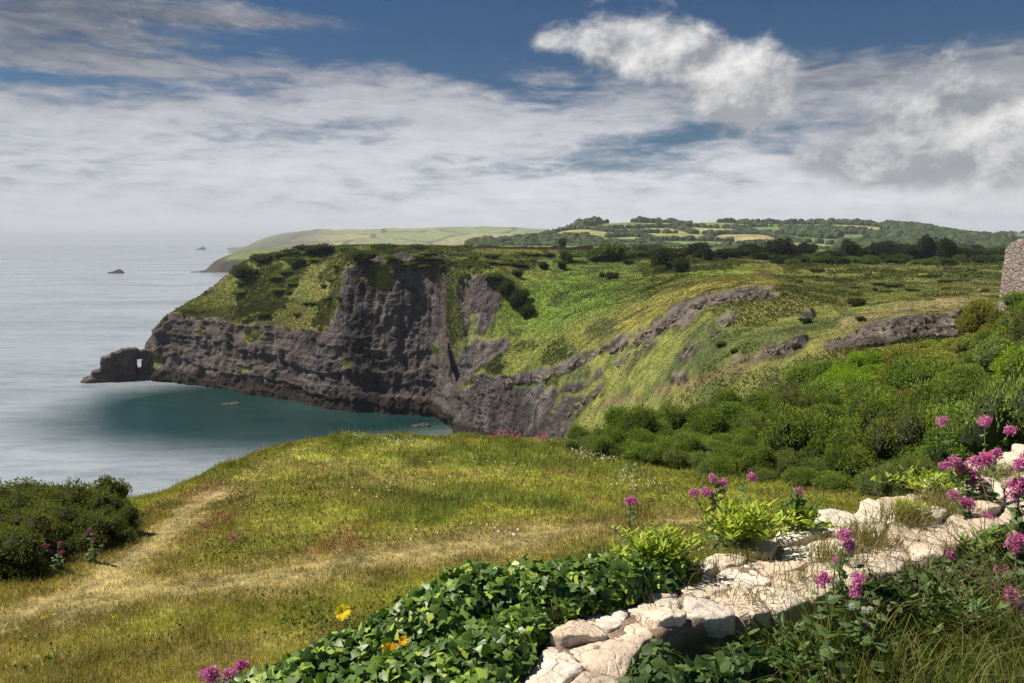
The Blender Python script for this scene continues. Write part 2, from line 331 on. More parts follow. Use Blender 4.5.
rock = rock * (1 - .9 * vegr) * (1 - .85 * ((fbm(G * np.array([1, 1, 1.5]), .22, 4, 23, .6) > .24) & (px_ > 535) & ~((px_ > 840) & (py_ < 340))))
rock = gsm(gsm(rock.astype(float), 1., 0), 1., 1)
N = gnormals(G); N[N[..., 2] < -.2] *= -1
# rock relief: buttresses, joints and strata; turf lumps elsewhere
pv = G * np.array([1, 1, .45]); far = smst(G[..., 1], 60, 200)
pq = G * np.array([1, 1, .22]); rt = px_ > 470
disp_r = 1.8 * fbm(pv, .045, 3, 31) + -1.9 * (fbm(pq, .085, 3, 33, .5, True) - .25) - .9 * (fbm(pq, .30, 3, 37, .6, True) - .2) + .8 * (fbm(G * np.array([1, 1, 1.0]), .30, 4, 35, .6, True) - .2) + .9 * (smst(np.sin(G[..., 2] * .8 + 2.5 * n3 + G[..., 0] * .05), -.4, .4) - .5) * smst(G[..., 2], 26, 14)
disp_r = np.where(rt, .3 * fbm(pv, .1, 3, 31) + 1.0 * (fbm(G * np.array([1, 1, .6]), .28, 4, 36, .62, True) - .3) + .5 * (fbm(G, .9, 3, 38, .6, True) - .3), disp_r)
disp_g = .9 * fbm(G, .07, 4, 41) + .5 * fbm(G, .3, 3, 43, .6)
amp = .35 + .65 * far
seen = smst(G[..., 1], 640, 300) * .7 + .3
disp = rock * disp_r * amp + (1 - rock) * disp_g * (.4 + .6 * far) * (.25 + .75 * seen)
disp *= np.clip(1 - smst(py_, 262, 250) * .8, .2, 1)
G = G + N * disp[..., None]
N2 = gnormals(G)
# colours of turf, bracken, heath and rock
C = lambda *a: np.array(a)
gr = np.broadcast_to(C(.150, .165, .042), G.shape).copy()
gr = lerp(gr, C(.050, .075, .022), smst(fbm(G, .035, 4, 51), -.05, .35) * .9)
gr = lerp(gr, C(.17, .150, .055), smst(fbm(G, .05, 4, 53), .05, .45) * .5)
bowl = np.exp(-(((px_ - 560) / 75) ** 2 + ((py_ - 300 + (px_ - 560) * .25) / 36) ** 2))
gr = lerp(gr, C(.125, .195, .030), np.clip(bowl * 1.3, 0, 1) * .85)
gold = np.exp(-(dseg(px_, py_, [(580, 342), (640, 312), (700, 288), (770, 279)]) / 15) ** 2)
gr = lerp(gr, C(.235, .205, .055), np.clip(gold * (.8 + .6 * n3), 0, 1) * .75)
gr = lerp(gr, C(.15, .165, .035), np.exp(-(dseg(px_, py_, [(500, 372), (560, 345), (600, 330)]) / 12) ** 2) * .8)
gr = lerp(gr, C(.075, .085, .030), np.exp(-(((px_ - 452) / 16) ** 2 + ((py_ - 310) / 55) ** 2)) * .8)
gr = lerp(gr, C(.25, .21, .11), np.exp(-(dseg(px_, py_, [(845, 322), (900, 309), (960, 302), (985, 296)]) / 6) ** 2) * .9)
gr = lerp(gr, C(.17, .24, .04), np.exp(-(dseg(px_, py_, [(680, 274), (745, 272)]) / 3.0) ** 2) * .9)
gr = lerp(gr, C(.048, .062, .024), smst(fbm(G, .16, 4, 57), .1, .4) * .75)
gr = lerp(gr, C(.15, .11, .06), brown * .6)
rc = np.broadcast_to(C(.135, .118, .124), G.shape).copy()
rc = lerp(rc, C(.185, .160, .135), smst(px_, 520, 640) * .9)
rc = lerp(rc, C(.045, .040, .043), smst(fbm(pv, .09, 4, 61), -.1, .35) * .9)
rc = lerp(rc, C(.24, .195, .18), smst(fbm(pv, .22, 4, 63, .6), .12, .5) * .7)
rc = lerp(rc, C(.030, .026, .028), smst(fbm(pq, .4, 4, 67, .6, True), .25, -.2) * .6)
rc = lerp(rc, C(.20, .115, .095), smst(fbm(pv, .06, 4, 65), .1, .45) * .3)
rc = lerp(rc, C(.19, .165, .162), smst(px_, 340, 250) * .40)
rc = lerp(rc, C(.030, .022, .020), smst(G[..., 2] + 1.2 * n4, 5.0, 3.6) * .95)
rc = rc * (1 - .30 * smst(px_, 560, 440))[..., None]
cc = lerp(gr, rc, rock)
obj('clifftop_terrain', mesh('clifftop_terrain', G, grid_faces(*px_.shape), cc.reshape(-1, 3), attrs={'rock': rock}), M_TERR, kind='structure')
print('terrain', G.shape)
TG, TR, TC = G, rock, gr
bvM = BVHTree.FromPolygons([tuple(v) for v in G[::2, ::2].reshape(-1, 3)], [tuple(f) for f in grid_faces(*G[::2, ::2].shape[:2]).tolist()])

# foreground meadow and the bank under the thicket
def hn(py, h): return (py, h / float(sl_(py)))
def fc(n2, n3_, n4_, n5_, n6=None, n7=None, e=0.):
    first = [(900., 4.6), hn(720, 5.7 + e), hn(683, 6.0 + e), hn(600, n2)]
    r = first + [hn(*n3_), hn(*n4_), hn(*n5_)]
    D = r[-1][1]; z = H - n5_[1]
    if n6 is None:
        r += [Zn(z - .35, D + 1.2), Zn(z - 2.6, D + 5), Zn(z - 9, D + 12), Zn(z - 30, D + 26)]
    else:
        r += [hn(*n6), hn(*n7)]; D = r[-1][1]; z = H - n7[1]; r += [Zn(z - 1.5, D + 5), Zn(z - 9, D + 16)]
    return r
FC = {
 -260: fc(6.7, (565, 7.0), (548, 7.2), (528, 7.6)), 0: fc(6.7, (565, 7.0), (548, 7.2), (524, 7.7)), 60: fc(6.7, (560, 7.0), (540, 7.3), (516, 7.8)),
 128: fc(6.65, (555, 7.1), (530, 7.4), (506, 7.9)), 175: fc(6.6, (548, 7.1), (518, 7.5), (491, 8.0)), 210: fc(6.6, (545, 7.1), (505, 7.6), (472, 8.1)),
 250: fc(6.6, (543, 7.1), (498, 7.6), (457, 8.2)), 300: fc(6.6, (540, 7.2), (490, 7.7), (443, 8.3)), 350: fc(6.6, (540, 7.2), (488, 7.7), (437, 8.4)),
 450: fc(6.6, (540, 7.2), (488, 7.8), (436, 8.6)), 540: fc(6.6, (540, 7.2), (488, 7.9), (440, 8.7)), 570: fc(6.6, (540, 7.2), (489, 8.), (446, 8.8)),
 592: fc(6.6, (540, 7.2), (490, 8.), (456, 8.8), (452, 9.1), (449, 9.5)), 640: fc(6.6, (540, 7.2), (495, 8.), (463, 8.7), (452, 9.4), (440, 10.)),
 700: fc(6.6, (540, 7.2), (500, 8.), (474, 8.5), (450, 9.2), (426, 9.8)), 760: fc(6.6, (540, 7.2), (505, 7.9), (481, 8.4), (445, 9.0), (405, 9.2)),
 800: fc(6.6, (540, 7.2), (508, 7.8), (486, 8.3), (440, 8.8), (392, 8.8)), 850: fc(6.6, (540, 7.2), (512, 7.7), (495, 8.1), (432, 8.2), (368, 7.6)),
 900: fc(6.6, (545, 7.1), (514, 7.5), (497, 7.8), (430, 7.8), (364, 7.5)), 955: fc(6.5, (545, 7.), (514, 7.3), (497, 7.5), (425, 7.2), (353, 6.8)),
 985: fc(6.5, (545, 6.9), (514, 7.2), (497, 7.3), (410, 6.4), (322, 5.0)), 1024: fc(6.4, (545, 6.8), (514, 7.), (497, 7.), (400, 5.4), (303, 3.8)),
 1100: fc(6.3, (545, 6.5), (514, 6.6), (497, 6.5), (370, 4.), (278, 2.4)), 1300: fc(6., (545, 6.), (514, 6.), (497, 6.), (360, 3.), (262, 1.5))}
fx, fy, FG = sheet(FC, 2.5, [6, 10, 34, 34, 30, 30, 26, 22, 14, 14], smx=14., rsm=3.)
fn = fbm(FG, (.35, .35, .35), 4, 71)
FG[..., 2] += (.16 * fbm(FG, .22, 3, 73) + .09 * fn) * smst(FG[..., 1], 5, 12)
def world_line(pts, h=7.0): return [tuple(Ph(x, y, np.interp(y, [437, 500, 540, 600, 683], [8.5, 7.7, 7.2, 6.6, 6.]))[:2]) for x, y in pts]
PA = world_line([(-60, 632), (0, 614), (50, 598), (100, 578), (140, 552), (172, 525), (195, 508), (216, 494)])
PB = world_line([(60, 604), (130, 588), (190, 584), (260, 576), (330, 562), (400, 553), (480, 542), (540, 534), (610, 524), (700, 512)])
PC = world_line([(216, 494), (260, 470), (300, 452)])
def meadow_masks(V):
    x, y = V[..., 0], V[..., 1]; j = fbm(V, .9, 3, 75); j2 = fbm(V, .25, 4, 77)
    dA = dseg(x, y, PA); dB = dseg(x, y, PB); dC = dseg(x, y, PC)
    path = np.maximum(smst(dA + .35 * j + .2 * j2, .85, .0) * .9, smst(dB + .6 * j + .5 * j2, 1.2, .0) * .72)
    path = np.maximum(path, .2 * smst(dC + .3 * j, .6, .1))
    dry = np.maximum(smst(np.minimum(dA, dB) + .5 * j, 2.6, .8), smst(j2, .12, .5) * .8)
    lush = smst(fbm(V, .3, 4, 79) + .22 * smst(y, 14.5, 12.), -.05, .35); red = smst(fbm(V, .5, 4, 81), .28, .5)
    return path, dry, lush, red
def meadow_col(V, k=1.):
    path, dry, lush, red = meadow_masks(V)
    c_ = np.broadcast_to(C(.250, .258, .042), V.shape).copy()
    c_ = lerp(c_, C(.130, .185, .026), lush * .85)
    c_ = lerp(c_, C(.255, .185, .080), dry * .70)
    c_ = lerp(c_, C(.25, .12, .07), red * .55 * (1 - .6 * lush))
    c_ = lerp(c_, C(.34, .28, .135), path * .78)
    c_ = c_ * (1 + .55 * fbm(V, 1.1, 3, 83) + .35 * fbm(V, 3.5, 2, 85))[..., None]
    return c_ * k, path
fcol, fpath = meadow_col(FG, .85)
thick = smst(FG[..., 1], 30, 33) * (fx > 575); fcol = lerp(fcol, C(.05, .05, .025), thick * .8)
fr = np.zeros(fx.shape); fr[-30:] = .0
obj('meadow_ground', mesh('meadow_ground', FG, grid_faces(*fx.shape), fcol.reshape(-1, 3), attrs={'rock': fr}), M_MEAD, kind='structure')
bvF = BVHTree.FromPolygons([tuple(v) for v in FG.reshape(-1, 3)], [tuple(f) for f in grid_faces(*fx.shape).tolist()])
ORI = Vector((0, 0, H))
def hit(px, py, bv=None):
    d = Vector(P(px, py, 1.)) - ORI
    r = (bv or bvF).ray_cast(ORI, d.normalized()); return r[0]
def down(x, y, bv=None):
    r = (bv or bvF).ray_cast(Vector((x, y, 400)), Vector((0, 0, -1))); return r[0]

# ------------------------------------------------------------------ distant land
def fields(V, cell, seed):
    """patchwork of fields: cell colour and closeness to the nearest field boundary"""
    p = V[..., :2] + 60 * np.stack([fbm(V, .004, 2, seed), fbm(V, .004, 2, seed + 5)], -1)
    q = p / cell; i = np.floor(q); f = q - i; d1 = np.full(q.shape[:-1], 9.); d2 = d1.copy(); idv = d1.copy() * 0
    for a in (-1, 0, 1):
        for b in (-1, 0, 1):
            gx = _h(i[..., 0] + a, i[..., 1] + b, i[..., 0] * 0, seed) * .35 + .5 + a; gy = _h(i[..., 0] + a, i[..., 1] + b, i[..., 0] * 0 + 3, seed) * .35 + .5 + b
            d = np.hypot(gx - f[..., 0], gy - f[..., 1]); idd = _h(i[..., 0] + a, i[..., 1] + b, i[..., 0] * 0 + 7, seed)
            near = d < d1; d2 = np.where(near, d1, np.minimum(d2, d)); idv = np.where(near, idd, idv); d1 = np.where(near, d, d1)
    return idv, d2 - d1
def field_col(idv):
    pal = np.array([(.12, .19, .05), (.21, .23, .07), (.15, .21, .055), (.30, .26, .12), (.18, .25, .07), (.25, .25, .09)])
    return pal[np.clip(((idv + 1) * 3).astype(int), 0, 5)]
def profile(pts, rows, pxr, step, nsub, name, seed, cell=170, rockf=None, kind='structure', dcol=None, amp=3.):
    cols = {}
    for px in pxr: cols[px] = rows(px, float(np.interp(px, [p[0] for p in pts], [p[1] for p in pts])))
    a, b, V = sheet(cols, step, nsub, smx=2., rsm=1.5)
    V = V.copy(); V[..., 2] += amp * fbm(V, .012, 4, seed) * smst(V[..., 2], 2, 30)
    idv, e = fields(V, cell, seed); c_ = field_col(idv)
    if dcol is not None: c_ = lerp(c_, C(*dcol[:3]), np.full(idv.shape, dcol[3]))
    c_ = lerp(c_, C(.03, .045, .02), smst(e, .10, .03) * .9)
    rk = np.zeros(a.shape) if rockf is None else rockf(a, b, V)
    c_ = lerp(c_, C(.10, .085, .08), rk)
    o = obj(name, mesh(name, V, grid_faces(*a.shape), c_.reshape(-1, 3), attrs={'rock': rk}), M_HILL, kind=kind)
    return a, b, V, e
hB = [(228, 254), (234, 252), (238, 250), (246, 246.5), (254, 242), (270, 235), (290, 231), (315, 228.5), (340, 228), (400, 226.5), (430, 226), (480, 225), (520, 226), (545, 228), (575, 236), (640, 240)]
profile(hB, lambda px, s: [Zn(-20, 3600), Zn(-5, 3700), (249.6 if px > 250 else max(s, 249.6) + .5, 4000), ((s + 249) / 2, 4300), (s, 5000), Zn(20, 6000)], [228, 234, 238, 246, 254, 270, 290, 315, 340, 400, 430, 480, 520, 545, 575, 640], 1.2, [2, 6, 10, 14, 6],
        'distant_hills', 5, 420, rockf=lambda a, b, V: smst(a, 345, 290) * .6, amp=8., dcol=(.12, .16, .06, .3))
hC = [(900, 243), (950, 239), (975, 235), (1000, 232.5), (1030, 231), (1100, 229), (1200, 230)]
aC, bC, VC, eC = profile(hC, lambda px, s: [Zn(10, 1500), (256, 1600), (245, 1800), ((s + 245) / 2, 2100), (s, 2500), Zn(30, 3200)], [900, 950, 975, 1000, 1030, 1100, 1200], 2., [2, 6, 10, 12, 6], 'eastern_hill', 25, 330, dcol=(.075, .125, .035, .65))
hA = [(470, 246), (500, 243), (530, 238), (548, 232), (562, 227), (580, 224.5), (600, 222.5), (640, 221.5), (700, 222), (760, 223), (800, 222.5), (860, 224), (900, 227), (930, 231), (955, 236), (980, 242), (1010, 247)]
aA, bA, VA, eA = profile(hA, lambda px, s: [Zn(15, 720), (262, 900), (252, 1050), (max(s, 238) if px < 540 else 240, 1250), ((s + 240) / 2 if px >= 540 else s + .5, 1420), (s, 1650), Zn(40, 2300)], [p[0] for p in hA], 1.4, [2, 12, 14, 20, 22, 6], 'wooded_hills', 14, 150)
hD = [(186, 273.2), (190, 271.6), (204, 271), (208, 268), (213, 262), (220, 258.5), (233, 253.5), (246, 250.5), (262, 248.5), (280, 247), (330, 245.5), (420, 244.8), (520, 245)]
aD, bD, VD, eD = profile(hD, lambda px, s: [Zn(-9, H / float(sl_(272.6)) - 10), (272.6, H / float(sl_(272.6))), ((s * .75 + 272 * .25), 1390), (s, 1500), (s + .4, 1750), Zn(-9, 2300)], [182] + [p[0] for p in hD], 1., [2, 12, 8, 5, 4], 'far_headland', 31, 260,
        rockf=lambda a, b, V: smst(b + 1.5 * fbm(V, .02, 3, 8), 258, 262) * smst(a, 300, 255), dcol=(.09, .11, .04, .8), amp=4.)

# ------------------------------------------------------------------ foliage builders
def leafcards(Pn, Nn, size, rng, asp=.5, droop=.0, fold=.25):
    """diamond leaves: Pn base points, Nn outward directions"""
    n = len(Pn); r = unit(rng.normal(size=(n, 3))); t = unit(Nn + .9 * r); s_ = unit(np.cross(t, unit(rng.normal(size=(n, 3)))))
    u = np.cross(t, s_); L = (size * rng.uniform(.6, 1.3, n))[:, None]; W = L * asp
    b = Pn; tip = Pn + t * L; tip[:, 2] -= droop * L[:, 0]
    a1 = Pn + t * L * .45 + s_ * W * .5 + u * W * fold; a2 = Pn + t * L * .45 - s_ * W * .5 + u * W * fold
    V = np.stack([b, a1, tip, a2], 1).reshape(-1, 3); return V, np.arange(n * 4).reshape(n, 4)
def lobes_bush(rng, n_lobe, n_leaf, leaf, flat=.75, base=.0, pal=((.05, .085, .02), (.09, .13, .03), (.03, .055, .016)), spread=.55, asp=.5, core=True):
    """unit-size bush (about 2 wide, flat*1.2 high): uneven lobes, gaps, leaf faces through the outer volume"""
    lc = rng.uniform(-1, 1, (n_lobe, 3)) * np.array([spread, spread, .30 * flat]); lc[:, 2] += .42 * flat
    lr = rng.uniform(.22, .48, n_lobe); lr[0] = .6; lc[0] = (0, 0, .35 * flat)
    k = rng.choice(n_lobe, n_leaf, p=lr ** 2 / (lr ** 2).sum()); d = unit(rng.normal(size=(n_leaf, 3))); d[:, 2] = np.abs(d[:, 2]) * .9 + d[:, 2] * .1
    rad = lr[k] * (1 - .35 * rng.random(n_leaf) ** 2); rad *= 1 + .28 * fbm(d * 2 + lc[k] * 5, 1.3, 3, int(rng.integers(99)))
    p = lc[k] + d * rad[:, None] * np.array([1, 1, flat]); p[:, 2] = np.maximum(p[:, 2], base)
    V, F = leafcards(p, d, leaf, rng, asp)
    tone = rng.random(n_leaf); pal = np.array(pal); lt = rng.random(n_lobe)[k]
    cl_ = pal[0] + (pal[1] - pal[0]) * np.clip(tone * .45 + lt * .7, 0, 1)[:, None]; dk = tone < .10; cl_[dk] = pal[2]
    cols = np.repeat(cl_, 4, 0)
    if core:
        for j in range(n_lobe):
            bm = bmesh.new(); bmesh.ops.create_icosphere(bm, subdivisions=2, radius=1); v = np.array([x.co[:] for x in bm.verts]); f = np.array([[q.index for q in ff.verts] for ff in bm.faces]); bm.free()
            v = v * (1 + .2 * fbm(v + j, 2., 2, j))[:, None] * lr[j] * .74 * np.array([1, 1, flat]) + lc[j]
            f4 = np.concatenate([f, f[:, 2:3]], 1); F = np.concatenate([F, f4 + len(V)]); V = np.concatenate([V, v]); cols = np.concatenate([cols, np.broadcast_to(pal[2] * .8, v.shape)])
    return V, F, cols
def tri_fix(F): return F
def meshf(name, V, F, cols, smooth=False):
    """mesh with quads; a quad whose last two indices agree becomes a triangle"""
    tri = F[:, 2] == F[:, 3]; 
    if not tri.any(): return mesh(name, V, F, cols, smooth)
    Q = F[~tri]; T = F[tri][:, :3]; F3 = np.concatenate([Q[:, [0, 1, 2]], Q[:, [0, 2, 3]], T]); return mesh(name, V, F3, cols, smooth)
def bush_mesh(name, seed, **kw):
    V, F, c_ = lobes_bush(np.random.default_rng(seed), **kw); return meshf(name, V, F, c_)
G1 = ((.085, .140, .026), (.270, .350, .062), (.040, .065, .022))
G2 = ((.190, .320, .024), (.320, .460, .045), (.080, .140, .024))
G3 = ((.120, .160, .046), (.250, .300, .080), (.050, .066, .030))
G4 = ((.210, .230, .046), (.320, .320, .080), (.100, .115, .030))
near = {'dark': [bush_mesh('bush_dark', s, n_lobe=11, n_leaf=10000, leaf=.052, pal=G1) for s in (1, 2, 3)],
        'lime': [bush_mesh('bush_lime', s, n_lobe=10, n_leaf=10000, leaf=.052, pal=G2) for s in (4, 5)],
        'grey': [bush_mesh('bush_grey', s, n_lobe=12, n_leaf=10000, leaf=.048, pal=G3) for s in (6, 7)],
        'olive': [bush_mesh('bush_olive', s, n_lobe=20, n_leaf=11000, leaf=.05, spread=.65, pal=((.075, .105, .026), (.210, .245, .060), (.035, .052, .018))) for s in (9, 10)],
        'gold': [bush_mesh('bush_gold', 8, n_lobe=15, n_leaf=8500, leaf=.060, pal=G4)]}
farb = {'dark': [bush_mesh('far_dark', s, n_lobe=10, n_leaf=1500, leaf=.14, pal=((.040, .062, .020), (.075, .105, .030), (.022, .035, .014)), flat=.8) for s in (11, 12, 13)],
        'mid': [bush_mesh('far_mid', s, n_lobe=10, n_leaf=1500, leaf=.14, pal=((.070, .110, .026), (.135, .185, .042), (.032, .055, .018)), flat=.8) for s in (14, 15)], 'lime': [bush_mesh('far_lime', 16, n_lobe=9, n_leaf=1500, leaf=.14, pal=((.12, .15, .036), (.20, .22, .055), (.06, .075, .02)), flat=.8)]}
def place(name, me, loc, sc, label, cat, group=None, rz=None, mt=None):
    o = obj(name, me, mt or M_LEAF); o.location = loc; o.scale = sc if hasattr(sc, '__len__') else (sc, sc, sc); o.rotation_euler[2] = RNG.uniform(0, 6.28) if rz is None else rz
    return tag(o, label, cat, group)
# gorse bushes beside the path, left edge
LB = [(4, 515, 1.15, 1.5, 'dense olive green shrub at the left edge above the path'), (46, 520, 1.15, 1.45, 'spreading olive green shrub in the middle of the clump left of the path'),
      (92, 521, 1.0, 1.62, 'tallest shrub of the left clump, the sea right behind its rounded top'), (-38, 520, 1.2, 1.6, 'olive green shrub cut off by the left edge of the picture'), (70, 538, .9, 1.05, 'low olive shrub with pink flowers growing against its front'),
      (8, 566, .85, 1.35, 'dark shrub in front of the others at the lower left edge'), (34, 545, .95, 1.2, 'low shrub in the gap behind the front shrub on the left'), (112, 530, .6, .95, 'smallest shrub of the left clump, nearest the path'),
      (-30, 570, 1., 1.4, 'shrub in front at the far left edge, mostly out of view'), (22, 530, 1.0, 1.3, 'shrub filling the clump between the left edge and its middle')]
LB = [(a_[0], a_[1], a_[2], a_[3], 'olive', a_[4]) for a_ in LB]
for x, y, sw, hh, kd, lb in LB:
    p = hit(x, y + 8); me = near[kd][RNG.integers(len(near[kd]))]; place('shrub', me, p, (sw * 1.3, sw * 1.15, hh * 1.02), lb, 'shrub')
# thicket on the bank to the right: every bush its own object
rngT = np.random.default_rng(12); n_b = 0; cells = {}
TOP = lambda x: np.interp(x, [575, 600, 640, 700, 760, 800, 850, 900, 960, 975, 985, 1024, 1100], [447, 446, 437, 424, 404, 391, 368, 364, 352, 340, 320, 301, 276])
BOT = lambda x: np.interp(x, [575, 600, 640, 700, 760, 800, 860, 1024, 1100], [449, 458, 464, 474, 480, 486, 496, 505, 505])
cand = []
for k in range(5000):
    x = rngT.uniform(582, 1090); y = rngT.uniform(TOP(x), BOT(x)); p = hit(x, y)
    if p is None: continue
    r = rngT.choice([.8, 1.15, 1.6, 1.9]) * rngT.uniform(.85, 1.15)
    if x < 790: r = rngT.choice([.75, 1.0, 1.2]) * rngT.uniform(.85, 1.15)
    near_k = .86 if x < 790 else .92
    if all((p.x - q[0]) ** 2 + (p.y - q[1]) ** 2 > (near_k * (r + q[2]) / 2) ** 2 for q in cand): cand.append((p.x, p.y, r, p.z, x, y))
for (X_, Y_, r, Z_, x, y) in cand:
    limes = [(850, 352, 30), (830, 380, 20), (862, 385, 24), (720, 388, 24), (740, 405, 16), (975, 310, 25), (1000, 300, 28), (930, 350, 18), (1010, 400, 20)]
    golds = [(905, 432, 20), (900, 385, 22), (990, 330, 30), (940, 365, 20), (800, 455, 12)]
    kd = 'lime' if any(math.hypot(x - a, (y - b) * 1.4) < c_ for a, b, c_ in limes) else 'gold' if any(math.hypot(x - a, y - b) < c_ for a, b, c_ in golds) else ('dark' if rngT.random() < .66 else 'grey')
    me = near[kd][rngT.integers(len(near[kd]))]; hz = r * (rngT.uniform(1.0, 1.4) if rngT.random() < .6 else rngT.uniform(1.6, 2.3))
    lab = {'lime': 'bright lime green bush in the thicket on the bank', 'gold': 'yellowish green bush among darker ones in the thicket', 'dark': 'dark green bush packed into the thicket on the bank', 'grey': 'dull grey green bush packed into the thicket on the bank'}[kd]
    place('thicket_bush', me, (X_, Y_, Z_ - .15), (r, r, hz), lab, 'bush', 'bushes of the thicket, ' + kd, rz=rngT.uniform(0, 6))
print('thicket', len(cand))

# bushes, scrub and trees further off
def far_bush(x, y, wpx, hpx, kd, label, group=None, name='bush'):
    p = hit(x, y, bvM)
    if p is None: return
    s_ = p.y / FPX; me = farb[kd][RNG.integers(len(farb[kd]))]
    place(name, me, (p.x, p.y, p.z - .1), (wpx * s_ / 1.7, wpx * s_ / 1.7, hpx * s_ / .95), label, 'bush', group)
for a in [(608, 261, 42, 20, 'mid', 'largest rounded green bush on the plateau near the ruined wall'), (664, 272, 30, 26, 'dark', 'big dark bush on the plateau right of the largest round bush'), (680, 273, 18, 17, 'dark', 'dark bush joined to the right side of the big dark one'),
          (661, 273, 16, 10, 'mid', 'small paler bush in front of the big dark bush'), (567, 263, 13, 13, 'dark', 'small dark upright bush left of the largest plateau bush'), (562, 269, 11, 9, 'dark', 'small round dark bush just below the upright one'),
          (544, 269, 11, 8, 'dark', 'small dark bush leftmost of the three above the green bowl'), (612, 279, 15, 8, 'dark', 'low dark bush at the top of the green slope'), (602, 277, 8, 6, 'mid', 'tiny bush beside the low dark one on the green slope'),
          (596, 246, 10, 6, 'dark', 'small bush beyond the ruined wall'), (563, 249, 8, 12, 'dark', 'small pointed tree above the end of the ruined wall'),
          (506, 294, 22, 17, 'dark', 'dark bush on the shoulder of the cliff buttress'), (518, 306, 22, 18, 'dark', 'dark bush hanging over the right side of the cliff buttress'), (495, 280, 22, 10, 'mid', 'green bush on the very top of the cliff buttress'), (527, 317, 20, 16, 'dark', 'lowest dark bush on the right side of the buttress'),
          (517, 277, 12, 8, 'dark', 'small dark bush above the buttress edge'), (362, 262, 26, 12, 'dark', 'dark bush overhanging the top of the main cliff'), (262, 262, 22, 9, 'dark', 'dark bush on the left end of the headland ridge'), (318, 254, 44, 11, 'dark', 'long dark bush along the headland ridge'), (298, 268, 24, 12, 'dark', 'dark bush on the headland slope under the ridge'),
          (245, 278, 26, 14, 'dark', 'dark bush over the rocky nose of the headland slope'), (345, 252, 22, 8, 'mid', 'green bush behind the cliff top'), (385, 250, 30, 7, 'dark', 'low dark bush near the left end of the ruined wall'), (415, 249, 20, 6, 'mid', 'low green bush between ruined wall and cliff top'),
          (966, 331, 13, 24, 'dark', 'dark upright bush at the right end of the rock outcrop'), (974, 326, 11, 18, 'dark', 'second dark bush at the right end of the rock outcrop'), (862, 321, 10, 6, 'dark', 'small dark bush on top of the rock outcrop'), (856, 306, 18, 9, 'dark', 'dark scrubby bush on the slope above the rock outcrop'),
          (806, 323, 14, 7, 'dark', 'dark bush low on the slope left of the outcrop'), (796, 349, 10, 7, 'dark', 'dark bush beside the brown rocks'), (735, 352, 9, 6, 'mid', 'small green bush among the slope rocks'), (722, 345, 12, 6, 'mid', 'green bush under the pale rocks of the slope')]:
    far_bush(*a)
rs = np.random.default_rng(5)
for k in range(250):                                                       # scrub bushes scattered over the plateau
    x = rs.uniform(380, 1080) if k > 30 else rs.uniform(240, 345); y = rs.uniform(249, 300) if x > 640 else rs.uniform(248, 268)
    if x < 345: y = rs.uniform(252, 318)
    if 525 < x < 780 and y > 264: continue
    if 440 < x < 600 and y < 256: continue
    far_bush(x, y, rs.uniform(7, 22), rs.uniform(2.2, 5.2), ['dark', 'mid', 'mid', 'lime'][rs.integers(4)], 'low scrub bush on the rough grass of the plateau' if x > 345 else 'low scrub bush on the grassy top of the headland', 'scrub bushes of the plateau' if x > 345 else 'scrub bushes of the headland', 'scrub_bush')
crowns = [bush_mesh('crown', s, n_lobe=12, n_leaf=1700, leaf=.15, flat=1.25, spread=.42, pal=((.022, .038, .016), (.045, .062, .024), (.014, .022, .010))) for s in (21, 22, 23)] + \
         [bush_mesh('crown_light', s, n_lobe=12, n_leaf=1700, leaf=.15, flat=1.2, spread=.42, pal=((.060, .095, .024), (.11, .155, .040), (.03, .05, .018))) for s in (24, 25)]
def trunk_mesh():
    a = np.linspace(0, 2 * np.pi, 9)[:-1]; lv = [(0, .09), (.25, .065), (.6, .05), (.9, .03)]
    V = np.concatenate([np.stack([np.cos(a) * r + .03 * math.sin(z * 5), np.sin(a) * r, a * 0 + z], -1) for z, r in lv]); i = np.arange(32).reshape(4, 8)
    F = np.stack([i[:-1], np.roll(i, -1, 1)[:-1], np.roll(i, -1, 1)[1:], i[1:]], -1).reshape(-1, 4); return mesh('trunk', V, F)
TRK = trunk_mesh()
def tree(x, y, wpx, hpx, light, label, group, bv=bvM):
    p = hit(x, y, bv)
    if p is None: return
    s_ = p.y / FPX; hm = hpx * s_
    o = empty('tree', p, label, 'tree', group)
    cr = obj('crown', crowns[(3 + int(RNG.integers(2))) if light else int(RNG.integers(3))], M_LEAF, o); cr.location = (0, 0, hm * .02); cr.scale = (wpx * s_ / 1.5, wpx * s_ / 1.5, hm / 1.25); cr.rotation_euler[2] = RNG.uniform(0, 6)
    t = obj('trunk', TRK, M_BARK, o); t.scale = (hm * .8, hm * .8, hm * .7); t.location = (0, 0, -.2)
for x in np.arange(640, 1000, 7.):
    x = x + rs.uniform(-5, 5); dk = (762 < x < 800) or (835 < x < 935); y = 258 + rs.uniform(-3, 3) + (3 if 760 < x < 800 else 0)
    hp = rs.uniform(7, 13) + (rs.uniform(1, 7) if dk else 0)
    tree(x, y, rs.uniform(13, 27), hp, not dk and rs.random() < .4, 'dark spreading tree in the row beyond the plateau' if dk else 'smaller tree in the broken row beyond the plateau', 'tall dark trees beyond the plateau' if dk else 'smaller trees beyond the plateau')
tree(848 + 78, 261, 17, 24, False, 'tallest dark round tree of the row beyond the plateau, near the fort wall', None); tree(945, 262, 19, 23, False, 'broad dark tree standing right of the tallest one, before the green hill', None)
tree(780, 262, 26, 22, False, 'broad black green tree above the middle of the plateau', None)
for x in range(775, 1000, 11): far_bush(x + rs.uniform(-4, 4), 264 + rs.uniform(-2, 2), rs.uniform(14, 24), rs.uniform(7, 11), ['mid', 'dark', 'mid'][rs.integers(3)], 'rounded green bush along the far edge of the plateau', 'bushes at the far edge of the plateau')

